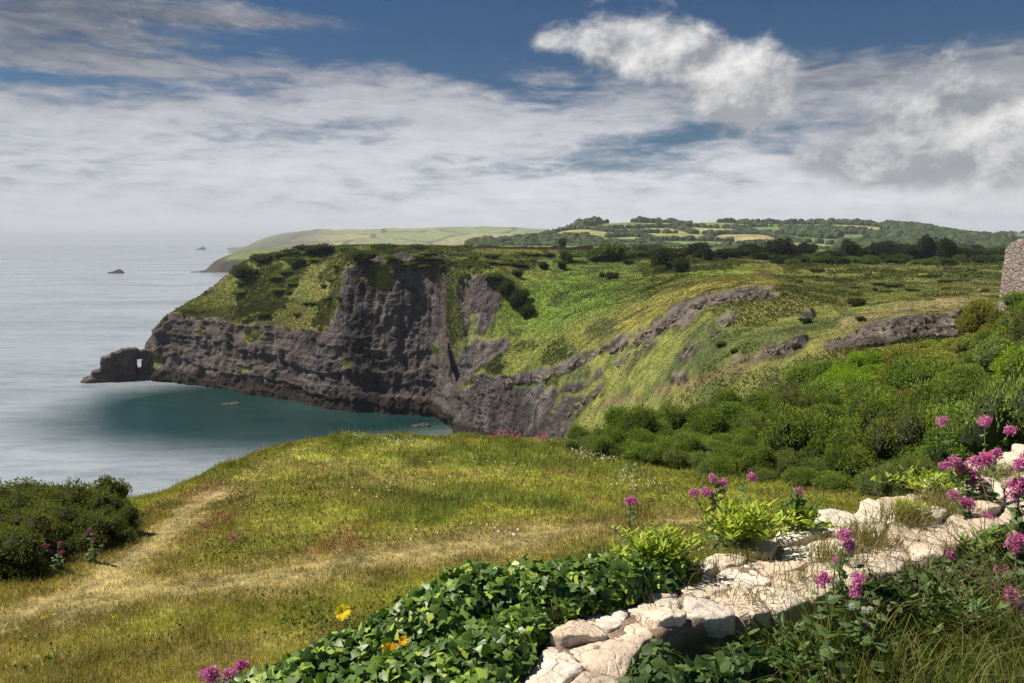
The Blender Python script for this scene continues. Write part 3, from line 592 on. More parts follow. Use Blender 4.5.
# far woods and hedges (beyond counting), one mesh each
def blobs(pts, rad, rng, pal, flat=1.):
    n = len(pts); bm = bmesh.new(); bmesh.ops.create_icosphere(bm, subdivisions=2, radius=1); v = np.array([x.co[:] for x in bm.verts]); f = np.array([[q.index for q in ff.verts] for ff in bm.faces]); bm.free()
    V = v[None] * (1 + .20 * rng.uniform(-1, 1, (n, len(v))))[..., None] * np.stack([rad, rad, rad * flat], -1)[:, None] + pts[:, None]
    F = f[None] + (np.arange(n) * len(v))[:, None, None]; pal = np.array(pal); t = rng.random(n)
    c_ = pal[0] + (pal[1] - pal[0]) * t[:, None]; return V.reshape(-1, 3), F.reshape(-1, 3), np.repeat(c_, len(v), 0) * rng.uniform(.8, 1.2, (n * len(v), 1))
def wood(name, A, B, V, e, mask, rad, label, cat, n, seed, hedge=.07):
    rng = np.random.default_rng(seed); ok = np.argwhere(mask(A, B, V, e))
    if len(ok) == 0: return
    k = ok[rng.integers(len(ok), size=n)]; k = k[(k[:, 0] < V.shape[0] - 1) & (k[:, 1] < V.shape[1] - 1)]; u = rng.random((len(k), 2, 1))
    a = V[k[:, 0], k[:, 1]]; p = a + (V[k[:, 0] + 1, k[:, 1]] - a) * u[:, 0] + (V[k[:, 0], k[:, 1] + 1] - a) * u[:, 1]; r = rng.uniform(*rad, len(k)); p[:, 2] += r * .35
    Vv, F, c_ = blobs(p, r, rng, [(.028, .046, .020), (.070, .100, .035)])
    tag(obj(name, mesh(name, Vv, F, c_, smooth=False), M_SCRUB), label, cat, kind='stuff')
ex = [(572, 222, 0, 0)]
def woodmask(A, B, V, e):
    n = fbm(V, .0045, 3, 91)
    m = ((n + .55 * smst(A, 850, 900) + .5 * smst(B, 240, 250) + .35 * (A < 600) - .5 * smst(dseg(A, B, [(600, 228), (660, 225), (700, 231), (745, 236)]), 7, 3)) > .42) & (B > 221) & (B < 266) & (V[..., 1] < 1640)
    m &= ~((np.abs(B - 243) < 3) & (A > 790) & (A < 830)); return m
wood('far_woodland', aA, bA, VA, eA, woodmask, (5, 11), 'mass of dark woodland over the wooded hills behind the plateau', 'woodland', 4500, 1)
wood('hill_hedges', aA, bA, VA, eA, lambda A, B, V, e: (e < .045) & (V[..., 1] < 1660) & (V[..., 1] > 900), (2.5, 6), 'dark hedgerows dividing the fields of the wooded hills', 'hedgerow', 3800, 2)
wood('skyline_trees', aA, bA, VA, eA, lambda A, B, V, e: (np.abs(V[..., 1] - 1650) < 18) & (A > 600) & (fbm(V, .008, 2, 7) > -.25), (4, 9), 'ragged line of trees along the skyline of the wooded hills', 'trees', 330, 3)
wood('eastern_hedges', aC, bC, VC, eC, lambda A, B, V, e: (e < .03) & (V[..., 1] < 2520) & (V[..., 1] > 1700), (3, 7), 'thin hedges and copses on the green hill at the right', 'hedgerow', 500, 4)

# scrub and tussock texture on the terrain (ground cover)
def sample_grid(G, ok, n, rng):
    k = np.argwhere(ok[:-1, :-1]); k = k[rng.integers(len(k), size=n)]; u = rng.random((len(k), 2, 1)); a = G[k[:, 0], k[:, 1]]
    return a + (G[k[:, 0] + 1, k[:, 1]] - a) * u[:, 0] + (G[k[:, 0], k[:, 1] + 1] - a) * u[:, 1]
def cover_mesh(name, G, ok, n, size, colf, seed, label, cat, mt, up=.7, asp=.5):
    rng = np.random.default_rng(seed); k = np.argwhere(ok[:-1, :-1]); k = k[rng.integers(len(k), size=n)]; u = rng.random((len(k), 2, 1)); a = G[k[:, 0], k[:, 1]]
    p = a + (G[k[:, 0] + 1, k[:, 1]] - a) * u[:, 0] + (G[k[:, 0], k[:, 1] + 1] - a) * u[:, 1]
    nn = np.tile(np.array([0, 0, up]), (len(p), 1)) + .4 * rng.normal(size=(len(p), 3)); s_ = size(p) if callable(size) else size
    V, F = leafcards(p, nn, s_, rng, asp); c_ = colf(p, k, rng)
    return tag(obj(name, mesh(name, V, F, np.repeat(c_, 4, 0), smooth=False), mt), label, cat, kind='stuff')
okM = (TR < .35) & (TG[..., 1] < 420) & (TG[..., 2] > 6)
cover_mesh('tussock_grass', TG, okM, 420000, lambda p: np.clip(p[:, 1] * .0018, .10, .60), lambda p, k, r: TC[k[:, 0], k[:, 1]] * r.uniform(.8, 1.35, (len(p), 1)), 3, 'rough tussocky grass and heath over the cliff slopes and plateau', 'grass', M_SCRUB, asp=.45)

hm_ = (fbm(TG, .055, 4, 151) + .35 * fbm(TG, .25, 3, 153) > .10) & okM & (TG[..., 1] < 330) & (gold < .35) & ((bowl < .3) | (px_ < 480)) & (dseg(px_, py_, [(600, 400), (700, 340)]) > 26)
rh = np.random.default_rng(77); ph = sample_grid(TG, hm_, 110000, rh); sc_h = np.clip(ph[:, 1] * .0035, .3, .9); ph[:, 2] += rh.uniform(0, 1, len(ph)) * sc_h * (.5 + .8 * np.clip(fbm(ph, .6, 2, 155) + .3, 0, 1))
Vh, Fh = leafcards(ph, np.tile([0, 0, .5], (len(ph), 1)), np.clip(ph[:, 1] * .0022, .14, .6), rh, .8); ch = np.array([(.050, .075, .022), (.085, .115, .03), (.11, .13, .035), (.10, .085, .04)])[rh.integers(4, size=len(ph))] * rh.uniform(.8, 1.25, (len(ph), 1))
tag(obj('heath_scrub', mesh('heath_scrub', Vh, Fh, np.repeat(ch, 4, 0), smooth=False), M_SCRUB), 'low dark gorse and heath in patches over the slopes', 'scrub', kind='stuff')

# ------------------------------------------------------------------ meadow grass
def blades(p, hgt, wid, cols, rng, lean=.35):
    n = len(p); az = rng.uniform(0, 2 * np.pi, n); s_ = np.stack([np.cos(az), np.sin(az), az * 0], -1) * wid[:, None] * .5
    ln = rng.normal(size=(n, 3)) * lean * hgt[:, None]; ln[:, 2] = 0; ln[:, 0] += .12 * hgt
    up = np.array([0, 0, 1.]) * hgt[:, None]
    mid = p + up * .55 + ln * .35; tip = p + up + ln - np.array([0, 0, 1.]) * (np.abs(ln).sum(1) * .25)[:, None]
    V = np.stack([p - s_, p + s_, mid + s_ * .75, tip, mid - s_ * .75], 1).reshape(-1, 3)
    i = np.arange(n)[:, None] * 5; F = np.concatenate([i + [0, 1, 2, 4], i + [4, 2, 3, 3]], 0)
    return V, F, np.repeat(cols, 5, 0)
rg = np.random.default_rng(44)
okF = (FG[..., 1] > 9) & (FG[..., 1] < 46) & (fx > -60) & (fx < 1040) & ((fx < 590) | (FG[..., 1] < 32))
p = sample_grid(FG, okF, 330000, rg); c_, path = meadow_col(p)
keep = rg.random(len(p)) > path * .6; p = p[keep]; c_ = c_[keep]; path = path[keep]
lush = meadow_masks(p)[2]; tall = .09 + .15 * lush + .10 * smst(fbm(p, .8, 3, 87), .0, .5) + .05 * rg.random(len(p)); tall *= (1 - .72 * path); tall *= rg.uniform(.6, 1.35, len(p)); stalk = rg.random(len(p)) < .05 * (1 - path); tall[stalk] *= 1.9
wid = np.clip(p[:, 1] * .0008, .006, .030) * rg.uniform(.7, 1.3, len(p)); wid[stalk] *= .6
c_ = c_ * rg.uniform(.6, 1.45, (len(p), 1)); c_[stalk] = C(.20, .13, .07); dryb = rg.random(len(p)) < .16; c_[dryb] = C(.27, .22, .10)
V, F, cc = blades(p, tall, wid, c_, rg)
tag(obj('meadow_grass', meshf('meadow_grass', V, F, cc), M_GRASS), 'long mixed green and straw coloured grass covering the meadow below the wall', 'grass', kind='stuff')
def weeds(name, centres, rad, n, size, hgt, cols, label, cat, seed, zoff=.0):
    """low leafy or flowering patches in the meadow"""
    rng = np.random.default_rng(seed); P_ = []
    for (x, y, rx, ry) in centres:
        for j in range(n):
            q = hit(x + rng.normal() * rx * .5, y + rng.normal() * ry * .5)
            if q: P_.append((q.x, q.y, q.z + rng.uniform(*hgt)))
    P_ = np.array(P_); V, F = leafcards(P_, np.tile([0, 0, 1.], (len(P_), 1)), size, rng, .9); c2 = np.array(cols)[rng.integers(len(cols), size=len(P_))] * rng.uniform(.75, 1.15, (len(P_), 1))
    return tag(obj(name, mesh(name, V, F, np.repeat(c2, 4, 0), smooth=False), M_SCRUB), label, cat, kind='stuff')
weeds('white_wildflowers', [(390, 443, 30, 5), (415, 447, 20, 4), (360, 440, 14, 3), (600, 462, 20, 6), (625, 478, 14, 8), (580, 458, 12, 5), (395, 492, 60, 10), (330, 470, 50, 14), (470, 540, 60, 6), (640, 490, 30, 8), (500, 470, 60, 12)], 0, 80, .060, (.10, .30), [(.75, .75, .68), (.7, .7, .6), (.6, .62, .45)], 'scattered small white wildflowers in the meadow grass', 'wildflowers', 5)
weeds('pink_wildflowers', [(205, 530, 14, 6), (222, 524, 10, 6), (250, 502, 34, 8), (300, 488, 30, 6), (215, 487, 16, 6), (325, 478, 12, 8), (232, 545, 8, 5), (290, 437, 14, 4)], 0, 60, .055, (.08, .26), [(.42, .10, .22), (.35, .13, .16), (.45, .2, .25)], 'reddish pink wildflowers scattered through the meadow grass', 'wildflowers', 6)
weeds('crest_wildflowers', [(500, 440, 9, 3), (515, 441, 8, 3), (540, 443, 8, 3)], 0, 60, .10, (.12, .42), [(.5, .12, .25), (.4, .14, .2)], 'pink wildflowers on the crest of the meadow above the cove', 'wildflowers', 8)
pw = sample_grid(FG, okF & (meadow_masks(FG)[0] < .2) & (fbm(FG, .45, 3, 123) + .35 * RNG.uniform(-1, 1, fx.shape) > .22), 24000, rg); pw[:, 2] += rg.uniform(0, .14, len(pw))
Vw, Fw = leafcards(pw, np.tile([0, 0, .6], (len(pw), 1)), .060, rg, .8); cw = np.array([(.085, .145, .026), (.12, .19, .034), (.10, .15, .045)])[rg.integers(3, size=len(pw))] * rg.uniform(.7, 1.3, (len(pw), 1))
tag(obj('meadow_weeds', mesh('meadow_weeds', Vw, Fw, np.repeat(cw, 4, 0), smooth=False), M_SCRUB), 'low dark green leafy weeds in patches through the meadow', 'weeds', kind='stuff')
weeds('yellow_wildflowers', [(205, 605, 6, 3), (50, 630, 12, 3), (120, 628, 30, 5)], 0, 14, .05, (.15, .3), [(.7, .55, .03)], 'small yellow wildflowers in the grass below the path', 'wildflowers', 9)

# ------------------------------------------------------------------ haze over the far land and the sea
hz = bmesh.new(); bmesh.ops.create_cube(hz, size=1); hm = bpy.data.meshes.new('haze'); hz.to_mesh(hm); hz.free()
mh, gh = mat('haze'); vp = gh.n('ShaderNodeVolumePrincipled', {'Color': (.78, .87, 1., 1), 'Density': 0.9e-4, 'Anisotropy': .0}); gh.n('ShaderNodeOutputMaterial', {'Volume': vp.outputs[0]})
ho = obj('haze', hm, mh); ho.scale = (54000, 27600, 290); ho.location = (0, 13200, 119); tag(ho, 'thin pale sea haze filling the air over the far land', 'haze', kind='stuff')

# ------------------------------------------------------------------ rocks standing in the sea
def m_rock(name, c1_, c2_, sc, dist):
    m, g = mat(name); o = g.n('ShaderNodeTexCoord').outputs['Object']; a = g.noise(o, sc, 8, .65, .3); b = g.noise(o, sc * 6, 5, .6)
    col = g.mix(g.ramp(a, .35, .68), c1_, c2_); bp = g.n('ShaderNodeBump', {'Strength': .9, 'Distance': dist, 'Height': g.m('ADD', a, g.m('MULTIPLY', b, .25))})
    finish(g, Base_Color=col, Roughness=.88, Normal=bp.outputs[0], Specular_IOR_Level=.3); return m
M_SROCK = m_rock('sea_rock', (.035, .028, .028), (.11, .085, .08), .35, 1.2)
def remeshed(name, parts, voxel, yaw, origin, seed, amp):
    """parts: boxes (x0,x1,y0,y1,z0,z1) in local metres, joined and weathered"""
    bm = bmesh.new()
    for (x0, x1, y0, y1, z0, z1) in parts:
        b2 = bmesh.new(); bmesh.ops.create_cube(b2, size=1); bmesh.ops.subdivide_edges(b2, edges=b2.edges, cuts=5, use_grid_fill=True); ids = {}
        for v in b2.verts:
            q = v.co * .62 + v.co.normalized() * .5 * .42; ids[v.index] = bm.verts.new(((x0 + x1) / 2 + q.x * (x1 - x0) * 1.06, (y0 + y1) / 2 + q.y * (y1 - y0), (z0 + z1) / 2 + q.z * (z1 - z0) * 1.05))
        b2.verts.index_update()
        for f_ in b2.faces: bm.faces.new([ids[v.index] for v in f_.verts])
        b2.free()
    me = bpy.data.meshes.new('t'); bm.to_mesh(me); bm.free(); t = bpy.data.objects.new('t', me); COL.objects.link(t)
    md = t.modifiers.new('r', 'REMESH'); md.mode = 'VOXEL'; md.voxel_size = voxel; ms = t.modifiers.new('s', 'SMOOTH'); ms.iterations = 3
    dg = bpy.context.evaluated_depsgraph_get(); ev = bpy.data.meshes.new_from_object(t.evaluated_get(dg)); ev.name = name; bpy.data.objects.remove(t)
    n = len(ev.vertices); v = np.zeros(n * 3, np.float32); ev.vertices.foreach_get('co', v); v = v.reshape(-1, 3); nn = np.zeros(n * 3, np.float32); ev.vertices.foreach_get('normal', nn); nn = nn.reshape(-1, 3)
    v = v + nn * (amp * (fbm(v, .35, 4, seed, .6, True) - .3) + amp * .6 * fbm(v, 1.1, 3, seed + 3))[:, None]
    ev.vertices.foreach_set('co', v.ravel().astype(np.float32)); ev.update()
    for q in ev.polygons: q.use_smooth = True
    ev.materials.clear(); o = obj(name, ev, M_SROCK); o.location = origin; o.rotation_euler[2] = yaw; return o
k_ = 292 / FPX
yaw = -azel(140, 362)[0]
yaw = -math.atan2((140 - 512) / FPX, 1.0)
org = Vector(P(140, float(py_of(0, 292)), 292)); wy = float(py_of(0, 292)); cs = 1.0 / math.cos(yaw)
def bx_(p0, p1, y0, y1, d0, d1): return ((p0 - 140) * k_ * math.cos(yaw) * 1.0, (p1 - 140) * k_ * math.cos(yaw), d0, d1, (wy - y1) * k_, (wy - y0) * k_)
ar = remeshed('sea_arch', [bx_(84, 172, 374, 392, -4, 5), bx_(92, 112, 368, 384, -3, 4), bx_(102, 122, 354, 386, -3, 3), bx_(112, 136.6, 350, 386, -2.5, 2.5), bx_(122, 140, 347.5, 357, -2, 2), bx_(130, 152, 349.5, 358, -1.3, 1.6), bx_(143.4, 158, 351, 386, -1.5, 2.5), bx_(150, 176, 348, 390, -3, 8), bx_(133, 147, 368, 386, -2, 2)], .34, yaw, org, 3, .5)
tag(ar, 'dark rock with a small hole through it at the tip of the headland', 'sea arch')
def islet(px, py, D, wpx, hpx, seed, lab):
    s_ = D / FPX; wd = wpx * s_ / 2; h_ = hpx * s_
    o = remeshed('sea_rock', [(-wd, wd, -wd * .4, wd * .4, -2, h_ * .35), (-wd * .3, wd * .9, -wd * .3, wd * .3, -1, h_ * .75), (wd * .1, wd * .7, -wd * .2, wd * .2, -1, h_ * 1.1)], max(wd / 16, .2), 0, Vector((P(px, py, D)[0], D, 0)), seed, h_ * .15); tag(o, lab, 'rock')
islet(116, 272.5, 1330, 15, 3.4, 1, 'low dark rock alone in the sea left of the headland'); islet(201, 247.5, 6000, 9, 2.6, 2, 'tiny distant rock on the horizon left of the far hills')
islet(203, 272, 1380, 20, 1.8, 3, 'flat rock ledge at the foot of the far headland'); islet(231, 404, float(H / sl_(404)), 19, 2.0, 4, 'half sunken rock in the cove under the cliff'); islet(421, 431, float(H / sl_(426)), 20, 3, 5, 'wet rock at the inner end of the cove')

M_OUT = m_rock('outcrop_rock', (.060, .050, .044), (.26, .22, .185), .45, .8)
def crag(seed):
    rng = np.random.default_rng(seed); bm = bmesh.new()
    for k in range(26): bm.verts.new(unit(rng.normal(size=3)) * rng.uniform(.75, 1.05) * np.array([1, .8, .8]))
    bmesh.ops.convex_hull(bm, input=bm.verts); bmesh.ops.delete(bm, geom=[v for v in bm.verts if not v.link_faces], context='VERTS'); bmesh.ops.triangulate(bm, faces=bm.faces); bmesh.ops.subdivide_edges(bm, edges=bm.edges, cuts=5, use_grid_fill=True)
    v = np.array([x.co[:] for x in bm.verts]); d = unit(v); v2 = v + d * (.16 * (fbm(v * [1, 1, .5], 2.6, 4, seed, .6, True) - .3))[:, None] - d * (.10 * (np.abs(np.sin(v[:, 0] * 6 + v[:, 1] * 2 + 2 * vnoise(v * 2, seed))) < .22))[:, None]
    for q, c_ in zip(bm.verts, v2): q.co = c_
    me = bpy.data.meshes.new('outcrop'); bm.to_mesh(me); bm.free(); me.materials.append(M_OUT); return me
CR = [crag(k) for k in range(5)]; rc_ = np.random.default_rng(9)
def crags(pts, n, wpx, hpx, label, group):
    pts = np.array(pts, float); L_ = np.r_[0, np.cumsum(np.hypot(*np.diff(pts, axis=0).T))]
    for k in range(n):
        t_ = (k + rc_.uniform(.1, .9)) / n * L_[-1]; x = np.interp(t_, L_, pts[:, 0]); y = np.interp(t_, L_, pts[:, 1]) + rc_.uniform(-2, 2); p = hit(x, y, bvM)
        if p is None: continue
        s_ = p.y / FPX; o = obj('outcrop', CR[rc_.integers(5)], None); w_ = wpx * s_ * rc_.uniform(.6, 1.3) / 2; h_ = hpx * s_ * rc_.uniform(.65, 1.25) / 2; o.location = (p.x, p.y + w_ * .45, p.z - h_ * .30); o.scale = (w_, w_ * .8, h_ * 1.35); o.rotation_euler = (rc_.uniform(-.2, .2), rc_.uniform(-.5, .1), rc_.uniform(-.7, .7)); tag(o, label, 'rock outcrop', group)
crags([(500, 386), (553, 374), (600, 354), (645, 340)], 13, 19, 12, 'dark rock crag in the diagonal band under the green slope', 'crags of the lower diagonal band')
crags([(650, 334), (664, 327), (690, 310), (710, 302), (740, 299), (772, 297)], 13, 22, 15, 'grey rock crag in the outcrop high on the slope', 'crags of the high outcrop')
crags([(560, 424), (580, 405), (602, 392)], 5, 16, 8, 'small crag low on the slope just above the meadow crest', 'crags of the low band'); crags([(618, 364), (655, 343)], 5, 12, 6, 'small crag in the thin band in the middle of the slope', 'crags of the thin middle band')
crags([(684, 352), (696, 350)], 2, 14, 12, 'grey block in the middle of the grassy slope', 'grey blocks on the slope'); crags([(712, 337), (728, 326)], 3, 14, 12, 'grey block close below the high outcrop', 'blocks below the high outcrop'); crags([(680, 380), (684, 380)], 1, 18, 8, 'single low dark rock on the grass above the thicket', None)
crags([(766, 354), (790, 348), (800, 340)], 4, 20, 13, 'brownish crag on the slope left of the long outcrop', 'brownish crags on the slope'); crags([(832, 342), (850, 338)], 2, 16, 9, 'small pale crag at the left end of the long outcrop', 'crags left of the long outcrop')
crags([(862, 333), (885, 330), (910, 327), (935, 325), (958, 322)], 9, 26, 20, 'weathered grey brown crag of the long outcrop above the thicket', 'crags of the long outcrop')
# ------------------------------------------------------------------ stone walls of the old fort
def m_masonry(name, c1_, c2_, sc, squash, bump=.03):
    m, g = mat(name); o = g.n('ShaderNodeTexCoord').outputs['Object']; v = g.vm('MULTIPLY', o, (sc, sc, sc * squash)); v = g.vm('ADD', v, g.vm('MULTIPLY', g.n('ShaderNodeTexNoise', {'Vector': v, 'Scale': 1.2}).outputs['Color'], (.5, .5, .5)))
    e = g.n('ShaderNodeTexVoronoi', {'Vector': v, 'Scale': 1.}, feature='DISTANCE_TO_EDGE').outputs[0]; cc_ = g.n('ShaderNodeTexVoronoi', {'Vector': v, 'Scale': 1.}).outputs['Color']
    t = g.n('ShaderNodeSeparateColor', {0: cc_}).outputs[0]; n = g.noise(o, sc * 5, 6, .65)
    col = g.mix(g.m('ADD', g.m('MULTIPLY', t, .7), g.m('MULTIPLY', n, .3)), c1_, c2_); col = g.mix(g.ramp(e, 0., .07), tuple(x * .45 for x in c1_), col)
    bp = g.n('ShaderNodeBump', {'Strength': 1., 'Distance': bump, 'Height': g.m('ADD', g.ramp(e, 0., .12), g.m('MULTIPLY', n, .5))})
    finish(g, Base_Color=col, Roughness=.9, Normal=bp.outputs[0]); return m
M_FORT = m_masonry('fort_masonry', (.16, .128, .115), (.36, .305, .285), 1.9, 2.2, .06)
M_COPE = m_masonry('coping_stone', (.13, .10, .085), (.22, .18, .15), 2., 1.)
def prism(name, front, back, mt, parent=None):
    V = np.array(list(front) + list(back)); n = len(front); me = bpy.data.meshes.new(name)
    me.from_pydata([tuple(v) for v in V], [], [list(range(n))] + [list(range(2 * n - 1, n - 1, -1))] + [[i, n + i, n + (i + 1) % n, (i + 1) % n] for i in range(n)])
    bm = bmesh.new(); bm.from_mesh(me); bmesh.ops.recalc_face_normals(bm, faces=bm.faces); bm.to_mesh(me); bm.free()
    return obj(name, me, mt, parent)
D0 = 47.
base = Vector(P(1002, 296, D0)); ft = empty('fort_wall', base, 'battered corner of a pinkish grey stone fort wall at the right edge', 'stone wall')
def wp(pts, D): return [P(x, y, D + 3 - .09 * (x - 1000)) - np.array(base) for x, y in pts]
of = [(997, 312), (1005.6, 249), (1010, 243), (1025, 236.5), (1062, 220), (1130, 219), (1130, 330)]
fr_ = wp(of, D0); bk_ = [v + np.array([4.2, 5., 0]) for i, v in enumerate(fr_)]
prism('masonry', fr_, bk_, M_FORT, ft)
tp = [(1004.6, 249.5), (1009.4, 242), (1025, 235), (1062, 218.6), (1130, 217.6), (1130, 219.1), (1062, 220.1), (1025, 236.6), (1010.2, 243.4), (1006, 249.6)]
fr_ = [v + np.array([0, -.12, 0]) for v in wp(tp, D0)]; prism('coping', fr_, [v + np.array([4.3, 5.1, 0]) for v in fr_], M_COPE, ft)
M_RUIN = m_masonry('ruin_stone', (.060, .042, .036), (.12, .085, .07), .8, 1.5, .1)
def ruin(pts, h_, label):
    V = []; F = []
    xs_ = np.arange(pts[0][0], pts[-1][0], 1.2)
    for x in xs_:
        y = np.interp(x, [p[0] for p in pts], [p[1] for p in pts]); D = np.interp(x, [p[0] for p in pts], [p[2] for p in pts]); b = P(x, y, D); hh = h_ * (1 + .28 * vnoise(np.array([[x * .16, 0, 1.]]), 3)[0] + .12 * vnoise(np.array([[x * .7, 0, 1.]]), 4)[0])
        V += [b + [0, 0, -1.5], b + [0, .05, hh], b + [0, 1., hh * .97], b + [0, 1.1, -1.5]]
    n = len(xs_); i = np.arange(n * 4).reshape(n, 4); F = np.stack([i[:-1, :-1], i[1:, :-1], i[1:, 1:], i[:-1, 1:]], -1).reshape(-1, 4)
    F = np.concatenate([F, [[0, 1, 2, 3]], [[n * 4 - 1, n * 4 - 2, n * 4 - 3, n * 4 - 4]]]); tag(obj('ruined_wall', mesh('ruined_wall', V, F, smooth=False), M_RUIN), label, 'stone wall')
ruin([(424, 250.5, 350), (470, 250, 345), (540, 250.2, 335), (594, 250.8, 330)], 1.75, 'long low reddish brown ruined wall across the plateau above the cliff'); ruin([(632, 248.5, 345), (662, 248.8, 340)], 1.7, 'short piece of reddish ruined wall right of the biggest round bush')

# ------------------------------------------------------------------ the rubble wall in front of the camera
ZT = H - 1.2
def onp(px, py, h): return Ph(px, py, h)
Fe = [(470, 740), (518, 690), (560, 630), (620, 600), (700, 552), (790, 525), (890, 498), (960, 469), (1030, 446), (1130, 410), (1250, 375)]
Ne = [(570, 790), (612, 706), (641, 652), (668, 628), (712, 617), (790, 603), (862, 578), (932, 555), (985, 533), (1075, 500), (1200, 455)]
A = np.array([onp(x, y, 1.2)[:2] for x, y in Fe]); B = np.array([onp(x, y, 1.2)[:2] for x, y in Ne])
tt = np.linspace(0, len(Fe) - 1, 240); A = np.stack([gsm(np.interp(tt, range(len(Fe)), A[:, i]), 6, 0) for i in (0, 1)], -1); B = np.stack([gsm(np.interp(tt, range(len(Ne)), B[:, i]), 4, 0) for i in (0, 1)], -1)
mid_ = (A + B) / 2; seg = np.r_[0, np.cumsum(np.linalg.norm(np.diff(mid_, axis=0), axis=1))]; LEN = seg[-1]
def uv(u, v):                                           # u metres along, v 0 (far side) .. 1 (near side)
    a = np.stack([np.interp(u, seg, A[:, i]) for i in (0, 1)], -1); b = np.stack([np.interp(u, seg, B[:, i]) for i in (0, 1)], -1); v = np.asarray(v)[..., None]; return a * (1 - v) + b * v
topz = lambda xy: ZT + .035 * fbm(np.concatenate([xy, xy[..., :1] * 0], -1), 2.2, 2, 131)
us = np.linspace(0, LEN, 420); prof = [(-.02, -5.6), (-.02, -3.), (-.01, -1.2), (-.01, -.5), (.0, -.2), (.0, -.06), (.02, -.012)] + [(v, -.012) for v in np.linspace(.06, .94, 40)] + [(.98, -.012), (1., -.06)] + [(1. + .005 * k, -.06 - .05 * k) for k in range(1, 20)]
Vc = np.stack([np.concatenate([uv(us, np.full(us.shape, v)), (topz(uv(us, np.full(us.shape, v))) + dz)[:, None]], -1) for v, dz in prof])
nC = gnormals(Vc); rel_ = .018 * fbm(Vc, 9., 4, 133, .6) + .012 * fbm(Vc, 30., 3, 135)
Vc += nC * (rel_ * 1.0)[..., None] * np.where(np.arange(len(prof)) > 48, 2.2, 1.)[:, None, None]
wall = empty('rubble_wall', (float(mid_[120, 0]), float(mid_[120, 1]), ZT - .7), 'broad pale limestone rubble wall running from bottom centre to the right edge', 'stone wall')
wl = np.array(wall.location)
def m_stone():
    m, g = mat('limestone'); o = g.n('ShaderNodeNewGeometry').outputs['Position']; cn = g.n('ShaderNodeAttribute', attribute_name='col').outputs['Color']
    a = g.noise(o, 7., 8, .65, .4); b = g.noise(o, 45., 6, .65); l = g.noise(o, 14., 6, .7, 1.)
    v = g.m('ADD', g.ramp(a, .28, .72, .72, 1.2), g.m('MULTIPLY', g.m('SUBTRACT', b, .5), .45)); col = g.mix(1., cn, g.n('ShaderNodeCombineColor', {0: v, 1: v, 2: v}).outputs[0], 'MULTIPLY')
    col = g.mix(g.m('MULTIPLY', g.ramp(l, .56, .68), .55), col, (.50, .38, .29)); col = g.mix(g.m('MULTIPLY', g.ramp(g.noise(o, 22., 6, .7), .60, .70), .6), col, (.20, .17, .14))
    vo = g.n('ShaderNodeTexVoronoi', {'Vector': g.vm('ADD', o, g.vm('MULTIPLY', g.n('ShaderNodeTexNoise', {'Vector': o, 'Scale': 12.}).outputs['Color'], (.06, .06, .06))), 'Scale': 9.}, feature='DISTANCE_TO_EDGE').outputs[0]
    col = g.mix(g.m('MULTIPLY', g.m('MULTIPLY', g.ramp(vo, .03, .0), g.ramp(a, .45, .6)), .5), col, (.25, .18, .13))
    bp = g.n('ShaderNodeBump', {'Strength': 1., 'Distance': .03, 'Height': g.m('ADD', g.m('ADD', a, g.m('MULTIPLY', b, .35)), g.m('MULTIPLY', g.ramp(vo, 0., .04), .08))})
    finish(g, Base_Color=col, Roughness=.85, Normal=bp.outputs[0], Specular_IOR_Level=.25); return m
M_STONE = m_stone()
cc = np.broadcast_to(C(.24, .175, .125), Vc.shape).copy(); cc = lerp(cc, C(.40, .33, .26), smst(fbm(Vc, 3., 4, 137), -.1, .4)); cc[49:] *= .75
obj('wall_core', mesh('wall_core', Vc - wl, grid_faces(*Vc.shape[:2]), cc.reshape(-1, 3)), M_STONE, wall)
def clip_cell(poly, a, b):
    m_ = (a + b) / 2; n = b - a; out = []; k = len(poly)
    for i in range(k):
        p_, q_ = poly[i], poly[(i + 1) % k]; dp = (p_ - m_) @ n; dq = (q_ - m_) @ n
        if dp <= 0: out.append(p_)
        if dp * dq < 0: out.append(p_ + (q_ - p_) * dp / (dp - dq))
    return out
rw = np.random.default_rng(71); sd_ = []
u = .12
while u < LEN - .05:
    k = rw.choice([2, 3, 3] if u > 1.1 else [2, 2, 3]); off = rw.uniform(0, 1)
    for j in range(k): sd_.append((u + rw.uniform(-.07, .07), (j + .5 + rw.uniform(-.18, .18)) / k))
    u += rw.uniform(.14, .24)
sd_ = np.array(sd_); pts_ = uv(sd_[:, 0], sd_[:, 1]); mir = np.concatenate([uv(sd_[:, 0], -sd_[:, 1] - .02), uv(sd_[:, 0], 2.04 - sd_[:, 1])]); allp = np.concatenate([pts_, mir])
n_st = 0
